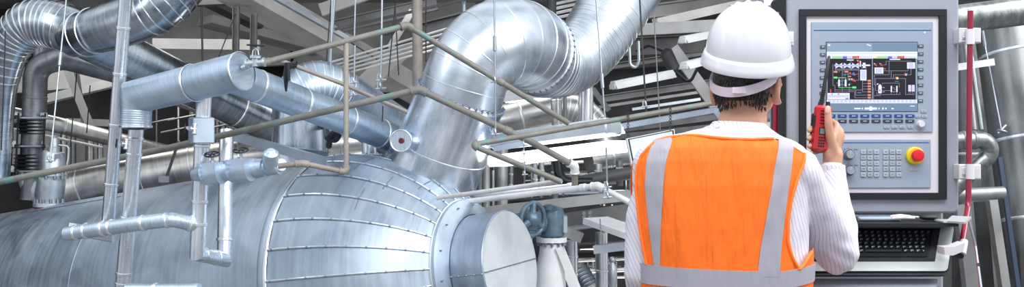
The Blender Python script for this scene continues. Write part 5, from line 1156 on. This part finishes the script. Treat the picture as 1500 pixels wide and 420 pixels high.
# raised right hand round the radio
pc_ = P(1220, 212, 2.965)
parts += [cap_([wrR, P(1220, 226, 2.97)], [.027, .029], 16), ell_(P(1221, 208, 2.97), 1, (.025, .022, .046), Matrix.Rotation(.12, 3, 'Y')), ell_(P(1229, 200, 2.975), 1, (.015, .022, .032)), ell_(P(1214, 222, 2.955), 1, (.016, .018, .030))]
fing = []
for i, (ky_, my, ty, kx, r) in enumerate(((178, 178, 191, 1225, .0088), (187, 190, 203, 1231, .0090), (197, 204, 214, 1233, .0087), (207, 217, 224, 1231, .0078))):
    k1, k2, k3, k4 = P(kx, ky_+4, 2.975), P(1219, my, 3.012), P(1194, my+4+i*.5, 2.995), P(1185.5+(0, -.8, -.2, 2)[i], ty, 2.945)
    parts.append(cap_([k1, k2, k3, k4], [r*1.1, r, r*.95, r*.85], 12))
parts.append(cap_([P(1221, 224, 2.955), P(1216, 200, 2.935), P(1213.5, 180, 2.924), P(1212.5, 159, 2.922)], [.016, .0130, .0118, .0098], 14))
parts.append(cap_([P(1226, 186, 2.965), P(1219, 204, 2.945)], [.010, .013], 12))
# left hand, relaxed, below the frame
hL = P(950, 545, 2.93); parts.append(ell_(hL, 1, (.016, .03, .042)))
for i in range(4):
    b0 = hL+V((0, -.022+i*.015, -.035)); parts.append(cap_([b0, b0+V((.004, .004, -.03)), b0+V((.014, .008, -.055+abs(i-1.5)*.006))], [.0085, .008, .007], 10))
parts.append(cap_([hL+V((.006, .03, .01)), hL+V((.014, .045, -.02)), hL+V((.018, .045, -.045))], [.010, .0095, .008], 10))
hipL, hipR = V((man.location.x-.085, D0+.03, .90)), V((man.location.x+.085, D0+.03, .90))
for h in (hipL, hipR): parts.append(cap_([h, V((h.x, D0+.03, .50)), V((h.x, D0+.05, .10)), V((h.x, D0+.0, .07))], [.075, .052, .035, .035], 18)); parts.append(cap_([V((h.x, D0+.05, .06)), V((h.x, D0-.12+.24, .045))], [.035, .03], 12))
link(blobmesh(parts, 'skin', .0042, 2), 'body', man)
# hair
def hm(x, y, z, k=1):
    if z < 0: q = (1-abs(z)**2.6)**.5/max(.05, (1-z*z)**.5); return hp(x*.083*k*q, y*.102*k*q-.002, z*.128*k-.002)
    return hp(x*.083*k, y*.102*k-.002, z*.112*k-.002)
def hair():
    mb = MB(); n, m = 40, 26; vs = []
    for i in range(m+1):
        th = PI*i/m
        for j in range(n):
            an = 2*PI*j/n; x, y, z = math.sin(th)*math.cos(an), math.sin(th)*math.sin(an), math.cos(th); vs.append((x, y, z))
    keep = lambda p: p[1] < .45-.25*max(0, -p[2]) and p[2] > -.72-.10*min(0, p[1]) and not (abs(p[0]) > .78 and p[2] < -.30 and p[1] > -.15)
    P2 = []
    for x, y, z in vs:
        k = 1+.012*noise.noise(V((x*9, y*9, z*30))); taper = 1-.05*max(0, -z-.2)
        P2.append(hm(x, y, z, k))
    fs = [[i*n+j, (i+1)*n+j, (i+1)*n+(j+1) % n, i*n+(j+1) % n] for i in range(m) for j in range(n) if all(keep(vs[q]) for q in (i*n+j, (i+1)*n+j, (i+1)*n+(j+1) % n, i*n+(j+1) % n))]
    mb.add(P2, fs, 'hair')
    for k in range(420):            # short tufts make the edge and nape ragged
        x = R0.uniform(-1, 1); z = R0.uniform(-.78, -.15); y2 = 1-x*x-z*z
        if y2 <= 0: continue
        y = -math.sqrt(y2)
        if not keep((x, y, z+.04)): continue
        c = hm(x, y, z); dn = (-UP+V((R0.uniform(-.25, .25), 0, 0))-(HC-c).normalized()*.12).normalized()
        tube(mb, [c, c+dn*.006, c+dn*.011], [.0022, .0015, .0003], 'hair', 4, cap=False)
    return mb
hair().build('hair', man)
for s in (-1, 1):
    mb = MB(); sphere(mb, hp(s*.03, .078, -.005), .012, 'eye_white', 12, 8); sphere(mb, hp(s*.03, .087, -.005), .0045, 'hair', 8, 6); mb.build('eye', man)
mb = MB(); sphere(mb, P(1212.3, 161.5, 2.9135), 1, 'nail', 12, 8, (.0072, .0022, .0105)); mb.build('thumb_nail', man)
# hard hat
tilt = math.radians(-15); RH = RM @ Matrix.Rotation(-tilt*-1 if 0 else 0, 3, 'X')
HB = P(1095, 84, 2.74)
RX = Matrix.Rotation(math.radians(18.5), 3, 'X')      # rim drops towards the nape
def hatp(x, y, z): return HB+RX @ V((x, y, z))
def hatdome(off=0, z0=0.0):
    n, m = 72, 24; vs = []
    for i in range(m+1):
        t = i/m; z = z0+(.146+off-z0)*math.sin(t*PI/2); rr_ = math.cos(t*PI/2)**.86
        for j in range(n):
            an = 2*PI*j/n; x = math.cos(an)*(.111+off)*rr_; y = math.sin(an)*(.130+off)*rr_
            h = 0
            if z > .045: 
                f = min(1, (z-.045)/.05); h = .0052*f*sum(math.exp(-((x-q)/.0062)**2) for q in (-.030, -.002, .026))
            vs.append(hatp(x*(1+h*3), y*(1+h*3), z+h))
    fs = [[i*n+j, i*n+(j+1) % n, (i+1)*n+(j+1) % n, (i+1)*n+j] for i in range(m) for j in range(n)]
    return vs, fs
hh = T('hard_hat', HB, None, None); hh.location = V(HB)-V(man['_b']); hh.parent = man; hh['_b'] = tuple(HB)
vs, fs = hatdome(0, .012); v2, f2 = hatdome(-.004, .012)
mb = MB(); mb.add(vs, fs, 'hat_white'); mb.add(v2, [f[::-1] for f in f2], 'hat_white'); mb.build('shell', hh, smooth=60)
mb = MB(); n = 72; ring = []
prof = [(1.0, .016), (1.03, .014), (1.055, .006), (1.085, -.006), (1.11, -.016), (1.10, -.021), (1.06, -.019), (1.0, -.010), (.965, .0), (.97, .014)]
for a, z in prof:
    for j in range(n):
        an = 2*PI*j/n; fr = max(0, math.sin(an))**2*.045*max(0, a-1)/.11
        ring.append(hatp(math.cos(an)*.111*a, math.sin(an)*(.130*a+fr), z))
m = len(prof); mb.add(ring, [[i*n+j, i*n+(j+1) % n, ((i+1) % m)*n+(j+1) % n, ((i+1) % m)*n+j] for i in range(m) for j in range(n)], 'hat_white'); mb.build('brim', hh, smooth=60)
mb = MB()      # suspension band round the nape
for yofs, w in ((0, .0125),):
    vs = []; K = 34
    for k in range(K+1):
        an = PI*1.0+PI*1.0*k/K; sk = math.sin((k/K)*PI); u0 = .000-.054*sk**.8
        for dz, dr in ((w, .0085), (-w, .0085), (-w, .001), (w, .001)):
            u = u0+dz; zz = u/.128; q = (1-abs(min(0, zz))**2.6)**.5 if zz < 0 else (1-(u/.112)**2)**.5
            vs.append(hp(math.cos(an)*(.083*q+dr), math.sin(an)*(.102*q+dr)-.002, u))
    fs = [[k*4+q, k*4+(q+1) % 4, (k+1)*4+(q+1) % 4, (k+1)*4+q] for k in range(K) for q in range(4)]; mb.add(vs, fs, 'hat_strap')
mb.build('nape_strap', hh)
mb = MB(); c = hp(.018, -.1065, -.050); obox(mb, c, V((.018, 0, 0)), V((0, .004, 0)), V((0, 0, .0085)), 'hat_strap', .002)
for k in range(5): obox(mb, c+V((-.012+.006*k, -.0045, 0)), V((.001, 0, 0)), V((0, .001, 0)), V((0, 0, .006)), 'hat_strap')
mb.build('adjuster', hh)
mb = MB(); c = P(1104, 4, 2.9); torus(mb, c, (0, 1, .3), .022, .007, 'steel_blue', 20, 8); torus(mb, c+V((0, 0, .035)), (1, 0, 0), .018, .005, 'galv', 16, 6); tube(mb, [c+V((0, 0, .05)), c+V((0, 0, .3))], .004, 'galv', 8); tag(mb.build('lifting_ring'), 'blue-grey steel ring hanging just behind the top of the hard hat', 'ring')
# shirt
def fold(p):
    q = V((p.x*9, p.y*9, p.z*5)); return .0035*noise.noise(q*1.6)+.0022*noise.noise(q*4)
def sfold(p):
    d = (p-elR).length; w = max(0, 1-d/.16); return fold(p)+.0045*w*math.sin((p.z*1.0+p.x*.9-p.y*.6)*105)*max(0, noise.noise(p*9)+.35)
sl = [torso_(.0, 184, 640)]
sl += [cap_([P(1150, 244, 2.71), shR, P(1192, 300, 2.75), elR], [.062, .064, .060, .060], 24), cap_([elR, P(1228, 330, 2.90), P(1222, 285, 2.94), P(1219, 251, 2.965)], [.060, .052, .041, .036], 24),
       cap_([P(980, 250, 2.73), shL, P(947, 320, 2.735), elL], [.050, .056, .054, .051], 24), cap_([elL, wrL], [.048, .035], 20)]
link(blobmesh(sl, 'shirt_sleeve', .0055, 4, sfold), 'shirt', man)
shirt = [c for c in man.children if c.name == 'shirt'][0]
mb = MB()     # collar stand and fold
n = 48; vs = []
for a, b, y, sl_ in ((.064, .066, 199, 0), (.066, .069, 186, 0), (.0665, .0705, 178.5, 0), (.071, .075, 180, 0), (.084, .083, 197, 0), (.081, .080, 198, 0), (.068, .070, 186, 0)):
    for j in range(n):
        an = 2*PI*j/n; yy = y+5*math.cos(an)*.0+2.0*math.sin(an); vs.append(P(1079+(1088-1079)*max(0, min(1, (199-y)/20)), yy, D0).__add__(V((math.sin(an)*a, .035-math.cos(an)*b, 0))))
mb.add(vs, [[i*n+j, i*n+(j+1) % n, ((i+1) % 7)*n+(j+1) % n, ((i+1) % 7)*n+j] for i in range(7) for j in range(n)], 'shirt_cloth'); mb.build('collar', shirt, smooth=60)
mb = MB(); c = P(1050, 189, 2.68)
for (dx, dz, r1, r2) in ((0, .012, .5, .9), (.012, 0, 1.0, .8), (-.010, -.004, .9, .7)): tube(mb, [c+V((dx*.3, 0, .014)), c+V((dx, -.006, dz*.4)), c+V((dx*1.7, -.003, -.014))], [.004*r1, .008*r2, .003], 'shirt_cloth', 10)
mb.build('loose_tab', shirt)
mb = MB(); tube(mb, [P(1219.5, 262, 2.963), P(1219, 258, 2.965), P(1218.5, 242, 2.968), P(1218.5, 241, 2.968)], [.036, .0395, .037, .034], 'shirt_cloth', 32); mb.build('cuff', shirt)
link(blobmesh([torso_(.006, 560, 700)]+[cap_([h, V((h.x, D0+.03, .50)), V((h.x, D0+.05, .10))], [.10, .078, .06], 20) for h in (hipL, hipR)], 'trouser', .008, 4), 'trousers', man)
for h in (hipL, hipR): link(blobmesh([cap_([V((h.x, D0+.04, .14)), V((h.x, D0+.03, .05))], [.055, .05], 16), cap_([V((h.x, D0+.03, .045)), V((h.x, D0+.19, .045))], [.046, .045], 16)], 'boot', .006, 2), 'boot', man)
# vest
def lerp_tab(tab, y):
    if y <= tab[0][0]: return tab[0][1]
    for a, b in zip(tab, tab[1:]):
        if y <= b[0]: return a[1]+(b[1]-a[1])*(y-a[0])/(b[0]-a[0])
    return tab[-1][1]
XL = ((200, 962), (208, 956), (216, 946), (228, 936), (245, 930), (275, 928.5), (330, 934), (375, 941), (392, 946))
XRR = ((200, 1152), (214, 1166), (226, 1172), (240, 1167), (260, 1157), (290, 1147), (320, 1142), (350, 1142), (370, 1148), (384, 1156), (392, 1164))
TOP = ((0, 208), (.12, 201), (.25, 196.5), (.36, 200), (.5, 203), (.65, 203.5), (.78, 202), (.84, 204), (.92, 211), (1.0, 224))
VO = .012
def vpatch(mb, u0, u1, y0f, y1f, off, mat, nu=24, nv=40, th=.003, front=False, xl=None, xr=None):
    def pt(u, v, o):
        ya = y0f(u); y = ya+(y1f(u)-ya)*v
        x = (xl(y) if xl else lerp_tab(XL, y)); x2 = (xr(y) if xr else lerp_tab(XRR, y)); xx = x+(x2-x)*u
        p = torpt(xx, y, o, front); w = .0035*noise.noise(V((xx*.035, y*.009, 3)))+.002*noise.noise(V((xx*.09, y*.03, 1)))
        return p+V((0, (w if not front else -w), 0))
    vs = []
    for o in (off, off-th):
        for i in range(nv+1):
            for j in range(nu+1): vs.append(pt(u0+(u1-u0)*j/nu, i/nv, o))
    W = nu+1; N2 = (nv+1)*W; fs = []
    for i in range(nv):
        for j in range(nu): a = i*W+j; fs += [[a, a+W, a+W+1, a+1], [N2+a, N2+a+1, N2+a+W+1, N2+a+W]]
    for i in range(nv): a = i*W; fs.append([a, N2+a, N2+a+W, a+W]); a = i*W+nu; fs.append([a, a+W, N2+a+W, N2+a])
    for j in range(nu): fs.append([j, j+1, N2+j+1, N2+j]); a = nv*W+j; fs.append([a, N2+a, N2+a+1, a+1])
    if front: fs = [f[::-1] for f in fs]
    mb.add(vs, fs, mat)
top = lambda u: lerp_tab(TOP, u)
vest = MB(); vpatch(vest, 0, 1, top, lambda u: 392, VO, 'vest_orange', 60, 60)
vpatch(vest, 0, 1, top, lambda u: 392, VO, 'vest_orange', 30, 30, front=True)
vs = []; n = 80; ys = [390+(590-390)*i/30 for i in range(31)]
for o in (VO, VO-.003):
    for y in ys:
        for j in range(n): p = torpt(0, y, o, th=2*PI*j/n); k = .003*noise.noise(V((p.x*8, p.y*8, p.z*3))); vs.append(p+V((0, -k, 0)))
NN = 31*n; fs = []
for i in range(30):
    for j in range(n): a, b = i*n+j, i*n+(j+1) % n; fs += [[a, a+n, b+n, b], [NN+a, NN+b, NN+b+n, NN+a+n]]
for j in range(n): a, b = j, (j+1) % n; fs += [[a, b, NN+b, NN+a], [30*n+a, NN+30*n+a, NN+30*n+b, 30*n+b]]
vest.add(vs, fs, 'vest_orange')
# side gore that climbs towards the armpit
vpatch(vest, 0, 1, lambda u: 392-u*30, lambda u: 394, VO, 'vest_orange', 10, 8, xl=lambda y: 1156, xr=lambda y: 1190)
# over the shoulders
for (xa, xb) in ((962, 1003), (1128, 1170)):
    vs = []; K = 12
    for k in range(K+1):
        x = xa+(xb-xa)*k/K; u = (x-955)/(1166-955.); y = lerp_tab(TOP, max(0, min(1, u))); bk, fr = torpt(x, y, VO), torpt(x, y, VO, True)
        for j in range(9): t = j/8; p = bk.lerp(fr, t); p.z += .004*math.sin(t*PI); vs.append(p)
    o = len(vs); vs += [p-V((0, 0, .003)) for p in vs]
    fs = [[k*9+j, (k+1)*9+j, (k+1)*9+j+1, k*9+j+1] for k in range(K) for j in range(8)]; fs += [[o+q for q in f[::-1]] for f in fs]; vest.add(vs, fs, 'vest_orange')
vt = vest.build('safety_vest', man, smooth=50)
def stripe(y0f, y1f, xl, xr, nm='reflective_stripe', mat='reflective', off=VO+.0022, nu=10, nv=40):
    mb = MB(); vpatch(mb, 0, 1, y0f, y1f, off, mat, nu, nv, th=.002, xl=xl, xr=xr); mb.build(nm, vt, smooth=50)
LS0 = ((205, 957), (215, 950), (235, 943), (270, 940.5), (330, 946), (386, 954)); LS1 = ((205, 980), (215, 976), (235, 969), (270, 965), (330, 962), (386, 961.5))
stripe(lambda u: 205-u*4, lambda u: 389, lambda y: lerp_tab(LS0, y), lambda y: lerp_tab(LS1, y))
RS0 = ((206, 1131), (240, 1122), (300, 1111), (360, 1100), (398, 1096)); RS1 = ((206, 1150), (212, 1153), (240, 1148), (300, 1138), (360, 1131), (398, 1128))
stripe(lambda u: 203+u*6, lambda u: 398, lambda y: lerp_tab(RS0, y), lambda y: lerp_tab(RS1, y))
def bandstripe(y0, y1, nm='reflective_stripe'):
    mb = MB(); vs = []; n = 90; m = 6
    for o in (VO+.0032, VO+.001):
        for i in range(m+1):
            for j in range(n):
                th = 2*PI*j/n; xk = math.sin(th); b = .5+.5*xk; yy = y0(xk)+(y1(xk)-y0(xk))*i/m; vs.append(torpt(0, yy, o, th=th))
    N2 = (m+1)*n; fs = []
    for i in range(m):
        for j in range(n): a, b = i*n+j, i*n+(j+1) % n; fs += [[a, a+n, b+n, b], [N2+a, N2+b, N2+b+n, N2+a+n]]
    for j in range(n): a, b = j, (j+1) % n; fs += [[a, b, N2+b, N2+a], [m*n+a, N2+m*n+a, N2+m*n+b, m*n+b]]
    mb.add(vs, fs, 'reflective'); mb.build(nm, vt, smooth=50)
bandstripe(lambda s: 389+5*s-9*max(0, s-.45)*2, lambda s: 415+2*s-8*max(0, s-.5)*2); bandstripe(lambda s: 480, lambda s: 508)
# binding tape along the armholes and neck
mb = MB()
def edge(pts, r=.0042, mat='vest_trim', front=False, off=VO+.001):
    tube(mb, [torpt(x, y, off, front) for x, y in pts], r, mat, 8)
edge([(lerp_tab(XRR, y)-.5, y) for y in (224, 232, 240, 250, 260, 275, 290, 305, 320, 335, 350, 362, 372, 380, 387)]); edge([(1156, 388), (1161, 389), (1168, 383), (1176, 374), (1184, 366)])
edge([(lerp_tab(XL, y)+1, y) for y in (209, 216, 228, 245, 275, 300, 330, 360, 385)]); edge([(955+211*u, lerp_tab(TOP, u)+.6) for u in (.22, .3, .36, .45, .55, .65, .75, .8)])
mb.build('binding', vt)
# two-way radio in the right hand
rd = T('two_way_radio', P(1198, 224, 2.945), 'red handheld two-way radio with black antenna held up before the panel', 'radio')
ra_ = Matrix.Rotation(math.radians(6), 3, 'Y') @ Matrix.Rotation(math.radians(14), 3, 'Z')
rc0 = P(1203, 188, 2.952)
def rp(x, y, z): return rc0+ra_ @ V((x, y, z))
def rb(mb, cx, cy, cz, hx, hy, hz, mat, ch=.0015): obox(mb, rp(cx, cy, cz), ra_ @ V((hx, 0, 0)), ra_ @ V((0, hy, 0)), ra_ @ V((0, 0, hz)), mat, ch)
mb = MB(); rb(mb, 0, 0, 0, .024, .015, .066, 'radio_red', .007); rb(mb, 0, -.0135, .0, .019, .003, .060, 'radio_red', .0025); mb.build('body', rd)
mb = MB(); rb(mb, .0, .019, -.01, .022, .006, .052, 'radio_black', .003); mb.build('battery', rd)
mb = MB(); tube(mb, [rp(-.010, 0, .064), rp(-.009, 0, .070), rp(-.008, 0, .0705), rp(-.002, .002, .145), rp(.0035, .004, .208), rp(.004, .004, .211)], [.0085, .0085, .0062, .0052, .0042, .002], 'radio_black', 16)
for k in range(7): band(mb, rp(-.008+.0005*k, 0, .074+k*.006), ra_ @ V((.05, 0, 1)), .0062, .002, .0008, 'radio_black', 14)
mb.build('antenna', rd)
mb = MB(); tube(mb, [rp(.013, 0, .064), rp(.013, 0, .078), rp(.013, 0, .079)], [.0065, .006, .004], 'radio_black', 16); mb.build('volume_knob', rd)
mb = MB(); rb(mb, -.006, -.0172, -.008, .0098, .001, .0105, 'radio_black', .0005); rb(mb, -.006, -.0184, -.008, .0075, .0004, .0078, 'radio_lcd', .0001); mb.build('screen', rd)
mb = MB()
for k in range(5): rb(mb, -.007, -.0168, .050-k*.009, .010, .0007, .0013, 'radio_black', .0003)
mb.build('speaker_slots', rd)
for r_ in range(4):
    for c_ in range(3): mb = MB(); rb(mb, -.0125+c_*.0075, -.0175, -.0265-r_*.0082, .0026, .0014, .0024, 'radio_black', .0008); mb.build('button', rd)
mb = MB(); rb(mb, -.0245, 0, .018, .0018, .006, .018, 'radio_black', .0008); mb.build('talk_button', rd)

# every clutter pipe gets its own place in words
ORD = 'first second third fourth fifth sixth seventh eighth ninth tenth eleventh twelfth thirteenth fourteenth fifteenth sixteenth seventeenth eighteenth nineteenth twentieth'.split()
ORD += ['twenty-'+w for w in ORD[:9]]
def spx(o):
    p = o.matrix_basis @ (sum((V(c) for c in o.bound_box), V())/8); return 750+p.x/p.y*FPX, 210-(p.z-CAMZ)/p.y*FPX
for g, side, short in (('risers deep in the hall, left', 0, 'thin risers deep in the hall behind the header'), ('risers deep in the hall, far left', 0, 'risers deep behind the relief valve'), ('slim risers deep in the hall below the lamp', 0, 'slim risers deep below the big lamp'),
        ('slim level pipes deep in the hall below the lamp', 1, 'slim level pipes deep below the big lamp'), ('slim pipes deep in the hall beside the sleeve', 1, 'slim level pipes deep beside the sleeve'), ('slim uprights deep in the hall beside the sleeve', 0, 'slim uprights deep beside the sleeve'),
        ('level pipes behind the boxed joint', 1, 'short level pipes deep behind the boxed joint'), ('row of five thin pipes behind the conduits', 1, 'five thin pale pipes rising behind the conduits'), ('row of four thin pipes behind the great duct', 1, 'four thin pale pipes behind the great duct')):
    L_ = sorted([o for o in SC.objects if o.get('group') == g], key=lambda o: spx(o)[side])
    for i, o in enumerate(L_): o['label'] = '%s from the %s of the %s' % (ORD[i], ('left', 'top')[side], short)
